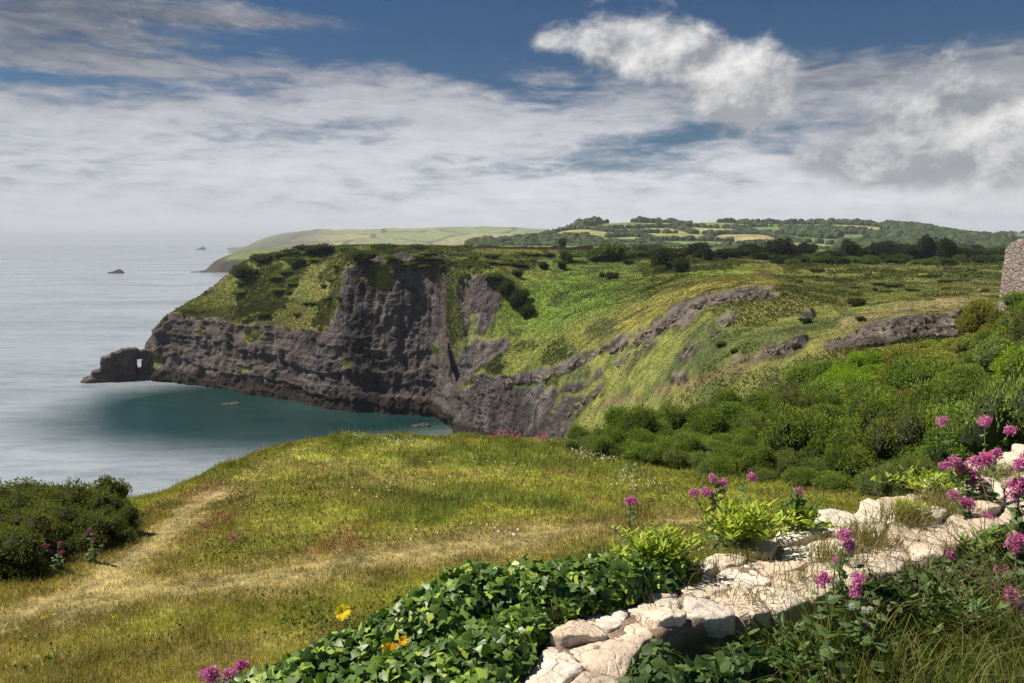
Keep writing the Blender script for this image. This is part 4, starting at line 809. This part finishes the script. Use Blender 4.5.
for i, c0 in enumerate(pts_):
    d = np.linalg.norm(allp - c0, axis=1); poly = [c0 + np.array(q) for q in ((-.6, -.6), (.6, -.6), (.6, .6), (-.6, .6))]
    for j in np.argsort(d)[1:26]:
        poly = clip_cell(poly, c0, allp[j])
        if len(poly) < 3: break
    if len(poly) < 3: continue
    poly = np.array(poly); cen = poly.mean(0)
    ang = np.linspace(0, 2 * np.pi, 41)[:-1]; rad = []
    for t_ in ang:                                          # radius of the cell outline in each direction
        dv = np.array([math.cos(t_), math.sin(t_)]); best = 9
        for a_, b_ in zip(poly, np.roll(poly, -1, 0)):
            e_ = b_ - a_; dn = dv[0] * e_[1] - dv[1] * e_[0]
            if abs(dn) < 1e-9: continue
            w_ = a_ - cen; t1 = (w_[0] * e_[1] - w_[1] * e_[0]) / dn; t2 = (w_[0] * dv[1] - w_[1] * dv[0]) / dn
            if t1 > 0 and -1e-6 <= t2 <= 1 + 1e-6: best = min(best, t1)
        rad.append(min(best, .45))
    rad = np.array(rad); rad = (np.roll(rad, 1) + rad * 2 + np.roll(rad, -1)) / 4; rad = np.maximum(rad - rw.uniform(.004, .016), .03); rad *= 1 + .05 * vnoise(np.stack([np.cos(ang) * 2.5 + i, np.sin(ang) * 2.5, ang * 0], -1), 5)
    h0 = rw.uniform(-.002, .014); tx_, ty_ = rw.normal(0, .022, 2); rings = [(1., -.07), (1.005, -.012), (.992, -.003), (.965, .001), (.8, .003), (.6, .005), (.4, .006), (.2, .006)]; V = []
    for sc_, dz in rings: V.append(np.stack([cen[0] + np.cos(ang) * rad * sc_, cen[1] + np.sin(ang) * rad * sc_, ang * 0 + dz], -1))
    V = np.concatenate(V + [np.array([[cen[0], cen[1], .006]])]); zz = topz(V[:, :2]) + h0 + (V[:, 0] - cen[0]) * tx_ + (V[:, 1] - cen[1]) * ty_
    V[:, 2] += zz + .009 * fbm(V, 9., 4, i, .65) + .008 * np.round(2.5 * fbm(V, 5., 2, i + 9)) ; V[:, :2] += (.012 * fbm(V, 16., 3, i + 3))[:, None] * unit(V[:, :2] - cen)
    ix = np.arange(320).reshape(8, 40); F = np.stack([ix[:-1], np.roll(ix, -1, 1)[:-1], np.roll(ix, -1, 1)[1:], ix[1:]], -1).reshape(-1, 4); cap = np.stack([ix[-1], np.roll(ix[-1], -1), np.full(40, 320), np.full(40, 320)], -1)
    b0 = np.array([(.66, .58, .48), (.60, .50, .40), (.70, .64, .56), (.55, .46, .37)])[rw.integers(4)] * rw.uniform(.85, 1.1)
    obj('stone', meshf('stone', V - wl, np.concatenate([F, cap]), np.broadcast_to(b0, V.shape), smooth=True), M_STONE, wall); n_st += 1
print('stones', n_st)
# terrace on the camera side of the wall
ug = np.linspace(0, LEN, 60); outn = B[1:] - B[:-1]; tz = []
def side(u, w_):                                        # point w_ metres in front of the wall's near face
    b = uv(u, np.full(np.shape(u), 1.)); b2 = uv(np.asarray(u) + .05, np.full(np.shape(u), 1.)); t_ = unit(b2 - uv(np.asarray(u) - .05, np.full(np.shape(u), 1.))); return b + np.stack([t_[..., 1], -t_[..., 0]], -1) * np.asarray(w_)[..., None]
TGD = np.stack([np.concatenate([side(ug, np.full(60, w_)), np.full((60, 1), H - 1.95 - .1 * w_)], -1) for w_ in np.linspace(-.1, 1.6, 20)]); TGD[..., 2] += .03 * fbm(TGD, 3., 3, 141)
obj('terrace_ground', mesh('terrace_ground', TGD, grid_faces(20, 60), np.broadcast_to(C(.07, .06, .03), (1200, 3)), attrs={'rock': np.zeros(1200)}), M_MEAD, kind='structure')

# ------------------------------------------------------------------ plants on and around the wall
def shaped(Pn, T, U, L, W, outline, cup=.15, rng=None):
    """flat leaves from an outline (x across, y along); T = along, U = face normal"""
    O = np.array(outline); n, k = len(Pn), len(O); Sx = np.cross(T, U); c_ = np.array([0, .42])
    loc = np.concatenate([O, c_[None]]); hgt = -cup * np.abs(np.r_[O[:, 0], 0.]) * 1.2 - cup * .6 * np.r_[O[:, 1], .42] ** 2
    V = Pn[:, None] + Sx[:, None] * (loc[:, 0] * 1.)[None, :, None] * W[:, None, None] + T[:, None] * loc[:, 1][None, :, None] * L[:, None, None] + U[:, None] * hgt[None, :, None] * L[:, None, None]
    i = np.arange(k); f = np.stack([i, (i + 1) % k, np.full(k, k)], -1); F = f[None] + (np.arange(n) * (k + 1))[:, None, None]; return V.reshape(-1, 3), F.reshape(-1, 3), k + 1
IVYO = [(0, 0), (.30, -.12), (.42, .10), (.58, .40), (.30, .50), (.22, .72), (0, 1.05), (-.22, .72), (-.30, .50), (-.58, .40), (-.42, .10), (-.30, -.12)]
LANO = [(0, 0), (.16, .25), (.2, .5), (.12, .8), (0, 1), (-.12, .8), (-.2, .5), (-.16, .25)]
OVO = [(0, 0), (.26, .15), (.34, .38), (.24, .7), (0, 1), (-.24, .7), (-.34, .38), (-.26, .15)]
def on_blobs(bl, n, rng, upb=.5):
    C_ = np.array([Ph(x, y, h) if h > 0 else P(x, y, -h) for x, y, h, r in bl]); R_ = np.array([b[3] for b in bl]); k = rng.choice(len(bl), n, p=R_ ** 2 / (R_ ** 2).sum())
    d = unit(rng.normal(size=(n, 3)) + np.array([0, -.2, upb])); rr = R_[k] * (1 + .22 * fbm(d * 1.7 + k[:, None] * 3.1, 1., 3, 7)) * (1 - .30 * rng.random(n) ** 2)
    return C_[k] + d * rr[:, None] * np.array([1, 1, .85]), d, C_, R_
def creeper(name, bl, n, size, rng, pal, label, cat, outline, mt=None, glossy_up=.55, stems=60):
    p, d, C_, R_ = on_blobs(bl, n, rng); U = unit(d * .7 + np.array([0, -.1, glossy_up]) + .62 * rng.normal(size=(n, 3))); T = unit(np.cross(U, unit(rng.normal(size=(n, 3)))) + np.array([0, 0, -.25])); T = unit(T - U * (T * U).sum(1)[:, None])
    L = size * rng.uniform(.55, 1.25, n); V, F, k = shaped(p, T, U, L, L, outline); t = rng.random(n); pal = np.array(pal); c_ = np.where((t < .16)[:, None], pal[2], pal[0] + (pal[1] - pal[0]) * rng.random(n)[:, None])
    o = empty(name, tuple(C_.mean(0)), label, cat); l0 = C_.mean(0)
    obj('foliage', mesh('foliage', V - l0, F, np.repeat(c_, k, 0), smooth=True), mt or M_IVY, o)
    Vs = []; Fs = []; m0 = 0
    for j in range(len(bl)):
        bm = bmesh.new(); bmesh.ops.create_icosphere(bm, subdivisions=3, radius=1); v = np.array([x.co[:] for x in bm.verts]); f = np.array([[q.index for q in ff.verts] for ff in bm.faces]); bm.free()
        v = v * (R_[j] * .80 * (1 + .25 * fbm(v + j, 2.5, 3, j)))[:, None] * np.array([1, 1, .85]) + C_[j]; Vs.append(v); Fs.append(f + m0); m0 += len(v)
    obj('dark_core', mesh('dark_core', np.concatenate(Vs) - l0, np.concatenate(Fs), np.broadcast_to(C(.028, .032, .014), (m0, 3))), M_SCRUB, o)  # dark blobs added inside so the foliage is not see-through
    return o
def tube(pts, r0, r1, k=5):
    pts = np.array(pts); n = len(pts); t = unit(np.gradient(pts, axis=0)); a = unit(np.cross(t, np.array([.3, .2, .9]))); b = np.cross(t, a); an = np.linspace(0, 2 * np.pi, k + 1)[:-1]; r = np.linspace(r0, r1, n)
    V = (pts[:, None] + (a[:, None] * np.cos(an)[None, :, None] + b[:, None] * np.sin(an)[None, :, None]) * r[:, None, None]).reshape(-1, 3); i = np.arange(n * k).reshape(n, k)
    return V, np.stack([i[:-1], np.roll(i, -1, 1)[:-1], np.roll(i, -1, 1)[1:], i[1:]], -1).reshape(-1, 4)
def join(parts):
    Vs, Fs, m0 = [], [], 0
    for V, F in parts: Vs.append(V); Fs.append(F + m0); m0 += len(V)
    return np.concatenate(Vs), np.concatenate(Fs)
ri = np.random.default_rng(99)
IV = [(262, 722, 1.2, .13), (305, 700, 1.2, .13), (345, 678, 1.2, .13), (400, 655, 1.2, .15), (440, 632, 1.18, .15), (478, 608, 1.18, .15), (530, 600, 1.18, .14), (572, 594, 1.18, .13), (612, 586, 1.18, .12), (650, 580, 1.2, .10), (676, 574, 1.2, .08),
      (350, 735, 1.2, .16), (400, 712, 1.2, .15), (445, 690, 1.2, .15), (490, 660, 1.2, .14), (520, 638, 1.2, .11), (480, 720, 1.2, .13), (556, 615, 1.2, .09), (600, 606, 1.2, .06)]
creeper('ivy', IV, 24000, .031, ri, [(.035, .085, .018), (.120, .210, .032), (.28, .38, .06)], 'glossy dark green ivy mounded over the left end of the wall', 'ivy', IVYO)
creeper('climbing_plant', [(655, 700, -2.08, .12), (705, 705, -2.15, .12), (660, 664, -2.16, .06), (740, 672, -2.30, .09), (785, 672, -2.38, .09), (825, 690, -2.3, .10), (760, 715, -2.2, .12)], 4200, .038, ri, [(.030, .070, .020), (.080, .140, .035), (.13, .19, .06)],
        'dark leafy creeper against the shaded face of the wall at bottom centre', 'creeper', OVO, M_LEAFN)
creeper('climbing_plant', [(880, 602, -2.62, .08), (915, 592, -2.72, .09), (950, 585, -2.85, .10), (985, 575, -2.98, .11), (1020, 570, -3.1, .12), (985, 640, -2.7, .10), (1040, 660, -2.8, .12)], 4000, .030, ri, [(.034, .065, .022), (.085, .125, .035), (.14, .17, .06)],
        'tangled dark undergrowth in the shade of the wall at the right', 'creeper', OVO, M_LEAFN)
# tall grass in front of the wall
def tall_grass(name, u0, u1, w0, w1, n, hr, seed, label, cols, zb=-1.86, lean=.22, ufn=None):
    rng = np.random.default_rng(seed); u = rng.uniform(u0, u1, n); w_ = rng.uniform(w0, w1, n); b = side(u, w_); p = np.concatenate([b, np.full((n, 1), H + zb)], -1); h_ = rng.uniform(*hr, n) * (1 + .3 * vnoise(np.stack([u * 3, w_ * 3, u * 0], -1), 3))
    cols = np.array(cols); c_ = cols[rng.integers(len(cols), size=n)] * rng.uniform(.7, 1.3, (n, 1)); az = rng.uniform(0, 6.28, n); s_ = np.stack([np.cos(az), np.sin(az), az * 0], -1) * (rng.uniform(.0016, .0036, n))[:, None]
    ln = rng.normal(size=(n, 3)) * lean * h_[:, None]; ln[:, 2] = 0; up = np.array([0, 0, 1.]); rows = []
    for t_ in (0, .35, .65, .85): q = p + up * (h_ * t_)[:, None] + ln * t_ ** 2; rows += [q - s_ * (1 - t_ * .6), q + s_ * (1 - t_ * .6)]
    rows.append(p + up * (h_ * .97)[:, None] + ln * 1.08 - up * (np.abs(ln).sum(1) * .15)[:, None]); V = np.stack(rows, 1).reshape(-1, 3); i = np.arange(n)[:, None] * 9
    F = np.concatenate([i + [0, 1, 3, 2], i + [2, 3, 5, 4], i + [4, 5, 7, 6], i + [6, 7, 8, 8]]); return tag(obj(name, meshf(name, V, F, np.repeat(c_, 9, 0), True), M_GRASS), label, 'grass', kind='stuff')
ux = lambda px: float(np.interp(px, [PX(np.array([b[0], b[1], ZT]))[0] for b in B], seg))
tall_grass('tall_grass', ux(735), ux(900), .03, .75, 12000, (.36, .68), 1, 'tall fine green and straw grass in front of the wall', [(.10, .15, .025), (.14, .18, .03), (.07, .12, .02), (.24, .20, .08), (.16, .15, .04)])
tall_grass('tall_grass', ux(880), ux(1100), .02, 1.1, 16000, (.40, .72), 2, 'tall tangled grass with dry stalks at the lower right corner', [(.09, .13, .025), (.12, .15, .03), (.26, .21, .10), (.07, .10, .02)], lean=.4)
# dry grasses sprouting from the wall top
TUFTS = []; TWIGS = []
def top_tuft(px, py, n, hh, label):
    c0 = Ph(px, py, 1.2); rng = np.random.default_rng(int(px * 7 + py)); p = c0 + rng.normal(size=(n, 3)) * np.array([.055, .045, 0]); p[:, 2] = ZT
    V, F, c_ = blades(p, hh * rng.uniform(.5, 1.2, n), np.full(n, .0035), np.array([(.22, .20, .06), (.16, .19, .05), (.28, .21, .11)])[rng.integers(3, size=n)], rng, .5)
    TUFTS.append((V, F, c_))
for a in [(868, 545, 260, .12, 'dry grass tuft between the stones left of the flowering plants on the wall'), (905, 522, 300, .12, 'straw coloured grass tuft in the hollow of the wall top'), (935, 508, 260, .11, 'yellowish grass tuft on the far side of the wall top'),
          (955, 515, 160, .09, 'small tuft of dry grass beside the pale flat stone'), (690, 570, 170, .07, 'small brownish tuft at the right end of the ivy'), (745, 556, 140, .04, 'low tuft between the bright white stones'), (745, 598, 70, .05, 'tuft of thin stems at the near edge of the wall'),
          (1000, 478, 240, .12, 'grass tuft on the wall top near the right edge'), (800, 580, 90, .06, 'sparse tuft on the near edge beside the pink flowers'), (655, 612, 40, .05, 'few dry stems on the square front stone'), (830, 560, 200, .11, 'brownish grass tuft beneath the reddish flower spike')]: top_tuft(*a)
def dead_twigs(px, py, n, sp, hh, label):
    rng = np.random.default_rng(int(px)); c0 = Ph(px, py, 1.2); parts = []
    for k in range(n):
        q = c0 + rng.normal(size=3) * np.array([sp, sp * .6, .01]); dv = unit(rng.normal(size=3) * np.array([1, 1, .5]) + [0, 0, hh]); L = rng.uniform(.06, .18); parts.append(tube([q, q + dv * L * .4 + rng.normal(size=3) * .015, q + dv * L * .7 + rng.normal(size=3) * .03, q + dv * L + rng.normal(size=3) * .04], .0014, .0007, 4))
    TWIGS.extend(parts)
M_BARK = m_plain('dry_stem', (.16, .11, .075))
for a in [(720, 585, 14, .12, .1, 'brown dead stems lying across the middle of the wall'), (915, 580, 26, .12, .5, 'dry tangled stems at the near edge of the wall, right of centre'), (955, 545, 18, .10, .8, 'thin dry stems standing before the pale flat stone'), (540, 640, 12, .07, .2, 'bare brown stems creeping from the ivy onto the stones'), (985, 600, 26, .14, .6, 'dry stems among the undergrowth at the right'), (890, 525, 14, .1, .8, 'short upright dry stalks on the wall top')]: dead_twigs(*a)

V, F = join([(t[0], t[1]) for t in TUFTS]); tag(obj('wall_grass', meshf('wall_grass', V, F, np.concatenate([t[2] for t in TUFTS])), M_GRASS), 'dry grass sprouting between the stones on top of the wall', 'grass', kind='stuff')
V, F = join(TWIGS); tag(obj('dead_stems', mesh('dead_stems', V, F), M_BARK), 'thin dry brown stems scattered over the wall and undergrowth', 'dead stems', kind='stuff')
def m_petal(name, c):
    m, g = mat(name); cn = g.n('ShaderNodeAttribute', attribute_name='col').outputs['Color']; b = g.n('ShaderNodeBsdfPrincipled', {'Base Color': cn, 'Roughness': .6, 'Specular IOR Level': .2}); t = g.n('ShaderNodeBsdfTranslucent', {'Color': cn}); mx = g.n('ShaderNodeMixShader', {0: .35, 1: b.outputs[0], 2: t.outputs[0]}); g.n('ShaderNodeOutputMaterial', {'Surface': mx.outputs[0]}); return m
M_PETAL = m_petal('petals', None)
def headmesh(c0, r, rng, cols, flat=.75):
    """clustered flower head: several small rounded sub-clusters of tiny petals"""
    ns = 9; sc_ = unit(rng.normal(size=(ns, 3)) + [0, 0, .4]) * r * .55 * np.array([1, 1, flat]); sc_[0] = 0; n = 420; k = rng.integers(ns, size=n); d = unit(rng.normal(size=(n, 3)) + np.array([0, 0, .35])); p = c0 + sc_[k] + d * (r * .46 * rng.uniform(.55, 1.05, n))[:, None]
    V, F = leafcards(p, d * .4 + rng.normal(size=(n, 3)) * .6, r * .26, rng, .85, fold=.1); c_ = np.array(cols)[rng.integers(len(cols), size=n)] * rng.uniform(.75, 1.25, (n, 1)); return V, F, np.repeat(c_, 4, 0)
PINK = [(.62, .17, .40), (.52, .11, .33), (.75, .32, .55), (.42, .07, .24)]
def valerian(base, heads, label, leafn=46, leafL=.075, name='flowering_plant', cols=PINK, pal=((.085, .145, .055), (.15, .22, .085)), seed=0, low=1.):
    rng = np.random.default_rng(seed + 500); b = P(*base) if base[2] > 0 else Ph(base[0], base[1], -base[2]); o = empty(name, b, label, 'flowering plant'); st = []; lv = []
    for (x, y, D, r) in heads:
        h_ = P(x, y, D); b2 = b + rng.normal(size=3) * np.array([.03, .03, 0]); m1 = b2 * .55 + h_ * .45 + rng.normal(size=3) * .02; cu = [b2, b2 * .75 + m1 * .25 + [0, 0, .01], m1, m1 * .4 + h_ * .6 + [0, 0, .01], h_]; st.append(tube(cu, .0032, .0018, 5))
        fd = rng.uniform(0, .45); hd = headmesh(h_ - b, r * D / FPX * 1.05, rng, [tuple(np.array(q_) * (1 - fd) + np.array((.62, .34, .46)) * fd) for q_ in cols] if cols is PINK else cols); obj('flower_head', mesh('flower_head', *hd, smooth=False), M_PETAL, o)
        for t_ in np.linspace(.08, .82, 8): 
            q = np.array([np.interp(t_, np.linspace(0, 1, 5), [c_[i] for c_ in cu]) for i in range(3)]); lv += [(q, t_)] * 2
    for k in range(leafn):
        j = rng.integers(len(heads)); h_ = P(*heads[j][:3]); t_ = rng.uniform(0, .6) * low; q = b + (h_ - b) * t_ + rng.normal(size=3) * np.array([.06, .05, .03]); lv.append((q, t_))
        if rng.random() < .3: st.append(tube([b, (b + q) / 2 + rng.normal(size=3) * .01, q], .003, .0015, 4))
    q = np.array([l[0] for l in lv]); t_ = np.array([l[1] for l in lv]); n = len(q); az = rng.uniform(0, 6.28, n); T = unit(np.stack([np.cos(az), np.sin(az), rng.uniform(-.2, .8, n)], -1)); U = unit(np.array([0, -.2, 1.]) + .35 * rng.normal(size=(n, 3))); U = unit(U - T * (U * T).sum(1)[:, None]); L = leafL * (1.1 - .55 * t_) * rng.uniform(.7, 1.2, n)
    V, F, k = shaped(q - b, T, U, L, L * .95, OVO); pal = np.array(pal); c_ = pal[0] + (pal[1] - pal[0]) * rng.random((n, 1)); obj('leaves', mesh('leaves', V, F, np.repeat(c_, k, 0), smooth=False), M_LEAFN, o)
    V, F = join(st); obj('stems', mesh('stems', V - b, F), M_STEM, o); return o
H_ = lambda D, *l: [(x, y, D, r) for x, y, r in l]
VAL = [((222, 740, 2.08), H_(2.0, (209, 675, 11), (230, 676, 9), (241, 667, 8.5)), 'pink valerian with three round heads at the bottom edge beside the ivy', 16, .05),
 ((640, 560, 3.05), H_(3.0, (631, 501, 6.5)), 'single pink flower head above the yellow green plant at the ivy end', 8, .04),
 ((735, 550, 3.35), H_(3.4, (694, 494, 6), (707, 492, 6.5), (713, 478, 5.5), (723, 484, 6), (751, 478, 6)), 'pink valerian with five small heads above the bushy yellow green plant on the wall', 14, .05),
 ((801, 540, 3.4), H_(3.45, (797, 492, 6)), 'lone pink flower head right of the bushy yellow green plant', 10, .045),
 ((846, 606, 2.6), H_(2.6, (845, 538, 10), (849, 547, 8), (836, 560, 4)), 'valerian with a dusky reddish pink spike standing in the middle of the wall', 16, .04),
 ((842, 715, 2.28), H_(2.4, (824, 581, 9.5), (858, 581, 9), (855, 593, 7), (863, 625, 7), (827, 642, 4.5)), 'leafy valerian with four pink heads in front of the wall, right of centre', 150, .08),
 ((978, 508, 4.0), H_(4.1, (942, 422, 7), (984, 421, 7), (1010, 431, 6.5)), 'tall valerian with three separate heads against the thicket', 16, .05),
 ((992, 545, 3.5), H_(3.7, (953, 462, 8), (946, 467, 7), (964, 470, 9), (970, 480, 12), (975, 463, 8), (989, 462, 11), (996, 454, 7), (983, 487, 8), (989, 495, 7)), 'densest cluster of bright pink valerian heads on the wall at the right', 50, .06),
 ((995, 575, 3.3), H_(3.35, (951, 496, 7), (967, 503, 8), (985, 521, 10)), 'valerian with paler pink heads just below the densest cluster', 40, .065),
 ((1018, 570, 3.25), H_(3.3, (1019, 466, 8), (1021, 486, 12), (1016, 497, 9), (1026, 455, 6)), 'pink valerian cut by the right edge above the pale stone', 40, .07),
 ((1006, 660, 2.75), H_(2.9, (1017, 543, 13), (1001, 572, 9.5), (972, 580, 8), (949, 556, 6)), 'valerian with large pale green leaves and four spread heads at the right', 220, .075),
 ((1012, 715, 2.5), H_(2.65, (1011, 595, 9), (1018, 607, 8.5), (1000, 640, 3)), 'leafy valerian with two pink heads at the lower right corner', 220, .075)]
for i, (b_, h_, lb, nl, ll) in enumerate(VAL): valerian(b_, h_, lb, nl, ll, seed=i)
valerian((858, 660, 2.3), H_(2.35, (853, 606, 3.8), (864, 610, 3.6), (870, 609, 3.2)), 'three white round buds below the pink heads in front of the wall', 14, .05, cols=[(.7, .7, .66), (.6, .62, .5)], seed=44)
def spurge(px, py, h, n, hgt, spread, L, pal, label, seed, name='leafy_plant'):
    rng = np.random.default_rng(seed); b = Ph(px, py, h); o = empty(name, b, label, 'plant'); st = []; Q = []; Tn = []; Tt = []
    for k in range(n):
        dv = rng.normal(size=2) * spread * .5; tip = np.array([dv[0], dv[1] * .7, hgt * rng.uniform(.6, 1.1) * (1 - .35 * min(1, (np.hypot(*dv) / spread) ** 2))]); m1 = tip * .5 + [dv[0] * .1, 0, .01]; st.append(tube([np.zeros(3) + rng.normal(size=3) * [.02, .02, 0], m1, tip], .0025, .0015, 4))
        for t_ in np.linspace(.35, 1., 13): Q.append(m1 * 2 * t_ * (1 - t_) * 1.0 + tip * t_ ** 2 + rng.normal(size=3) * .004); a = rng.uniform(0, 6.28); Tn.append((math.cos(a), math.sin(a), .15 + t_ * .9)); Tt.append(t_)
    Q = np.array(Q); T = unit(np.array(Tn)); U = unit(np.array([0, 0, 1.]) + .3 * rng.normal(size=Q.shape)); U = unit(U - T * (U * T).sum(1)[:, None]); Ls = L * rng.uniform(.6, 1.2, len(Q)); V, F, k = shaped(Q, T, U, Ls, Ls * .8, LANO, .3)
    pal = np.array(pal); t_ = np.array(Tt)[:, None]; c_ = (pal[0] + (pal[1] - pal[0]) * rng.random((len(Q), 1))); obj('leaves', mesh('leaves', V, F, np.repeat(c_, k, 0), smooth=False), M_LEAFN, o); V, F = join(st); obj('stems', mesh('stems', V, F), M_STEM, o)
YG = [(.26, .36, .035), (.46, .52, .07)]
spurge(655, 572, 1.2, 60, .17, .17, .036, YG, 'bright yellow green bushy plant at the right end of the ivy', 1); spurge(742, 545, 1.2, 70, .20, .18, .038, YG, 'bigger bright yellow green bushy plant on the far side of the wall', 2)
spurge(803, 530, 1.2, 16, .07, .12, .04, YG, 'low yellow green sprig on the wall just right of the bigger bushy plant', 3); spurge(938, 492, 1.2, 44, .10, .20, .036, [(.22, .32, .04), (.38, .45, .06)], 'low spreading yellow green plant on the wall edge, left of the densest flowers', 4)
spurge(797, 530, 1.22, 16, .15, .07, .045, [(.06, .12, .02), (.10, .18, .03)], 'small darker green upright plant beside the low sprig', 5); spurge(1000, 560, 1.25, 34, .12, .14, .04, [(.12, .20, .04), (.2, .28, .06)], 'fresh green leafy plant at the foot of the dense pink flowers', 6)
spurge(950, 640, 1.35, 22, .20, .26, .045, [(.10, .17, .05), (.17, .25, .08)], 'broad patch of pale green leaves among the grass at the lower right', 12); spurge(790, 700, 1.42, 24, .22, .26, .05, [(.07, .13, .04), (.14, .21, .07)], 'dark green leafy plant at the bottom edge in front of the wall', 13)
spurge(905, 517, 1.2, 14, .06, .1, .04, YG, 'tiny yellow green plant growing in the hollow of the wall top', 7)
def yellow_flower(px, py, D, r, base, label, seed, col=(.85, .62, .02)):
    rng = np.random.default_rng(seed); h_ = P(px, py, D); b = P(*base); o = empty('yellow_flower', b, label, 'yellow flower'); V, F = tube([b, (b + h_) / 2 + [.01, 0, .01], h_], .002, .0015, 5); obj('stem', mesh('stem', V - b, F), M_STEM, o); n = 110; a = rng.uniform(0, 6.28, n); ax = unit(np.array([.1, -.75, .65])); e1 = unit(np.cross(ax, [0, 0, 1.])); e2 = np.cross(ax, e1)
    T = e1 * np.cos(a)[:, None] + e2 * np.sin(a)[:, None] + ax * rng.uniform(.0, .5, n)[:, None]; T = unit(T); U = unit(np.tile(ax, (n, 1)) + .1 * rng.normal(size=(n, 3))); U = unit(U - T * (U * T).sum(1)[:, None]); L = r * D / FPX * rng.uniform(.65, 1.05, n); V, F, k = shaped(np.tile(h_ - b, (n, 1)), T, U, L, L * 1.1, LANO, .1)
    obj('petals', mesh('petals', V, F, np.repeat(np.array(col) * rng.uniform(.8, 1.1, (n, 1)), k, 0), smooth=False), M_PETAL, o)
yellow_flower(343, 613, 2.25, 9, (352, 668, 2.3), 'lone pale yellow flower standing above the left part of the ivy', 1, (.85, .72, .03)); yellow_flower(390, 650, 2.0, 8.5, (394, 690, 2.05), 'larger orange yellow flower in front of the ivy', 2, (.9, .52, .02)); yellow_flower(403, 641, 2.02, 6, (408, 690, 2.05), 'small yellow flower just above and right of the larger one', 3, (.85, .5, .02)); yellow_flower(400, 662, 1.98, 5, (402, 700, 2.0), 'small orange bud lowest of the yellow flowers', 4, (.85, .45, .02))
gt_ = empty('grass_tuft', P(370, 655, 2.25), 'few long yellow green grass blades sticking up from the ivy', 'grass tuft')
for k in range(5):
    V, F, c_ = blades(np.array([P(364 + k * 4, 655, 2.25 - .01 * k)]), np.array([[.24, .17, .14, .2, .12][k]]), np.full(1, .006), np.tile(C(.34, .42, .05), (1, 1)), np.random.default_rng(8 + k), .25); obj('blade', meshf('blade', V - np.array(gt_.location), F, c_), M_GRASS, gt_)
# pink valerian in front of the left shrubs and thick stems in the meadow
for i, (x, y, n, lb) in enumerate([(44, 552, 4, 'pink flowered plant against the front of the left shrubs'), (58, 556, 3, 'second pink flowered plant against the left shrubs, nearer the path'), (92, 548, 3, 'pale pink flowered plant below the tallest left shrub')]):
    q = hit(x, y + 14); rng = np.random.default_rng(i); D = q.y; valerian((x, y + 14, D), [(x + rng.normal() * 5, y - 6 + rng.normal() * 5, D - .3, 2.6) for k in range(n)], lb, 30, .12, seed=60 + i, cols=[(.45, .12, .28), (.35, .12, .2)])
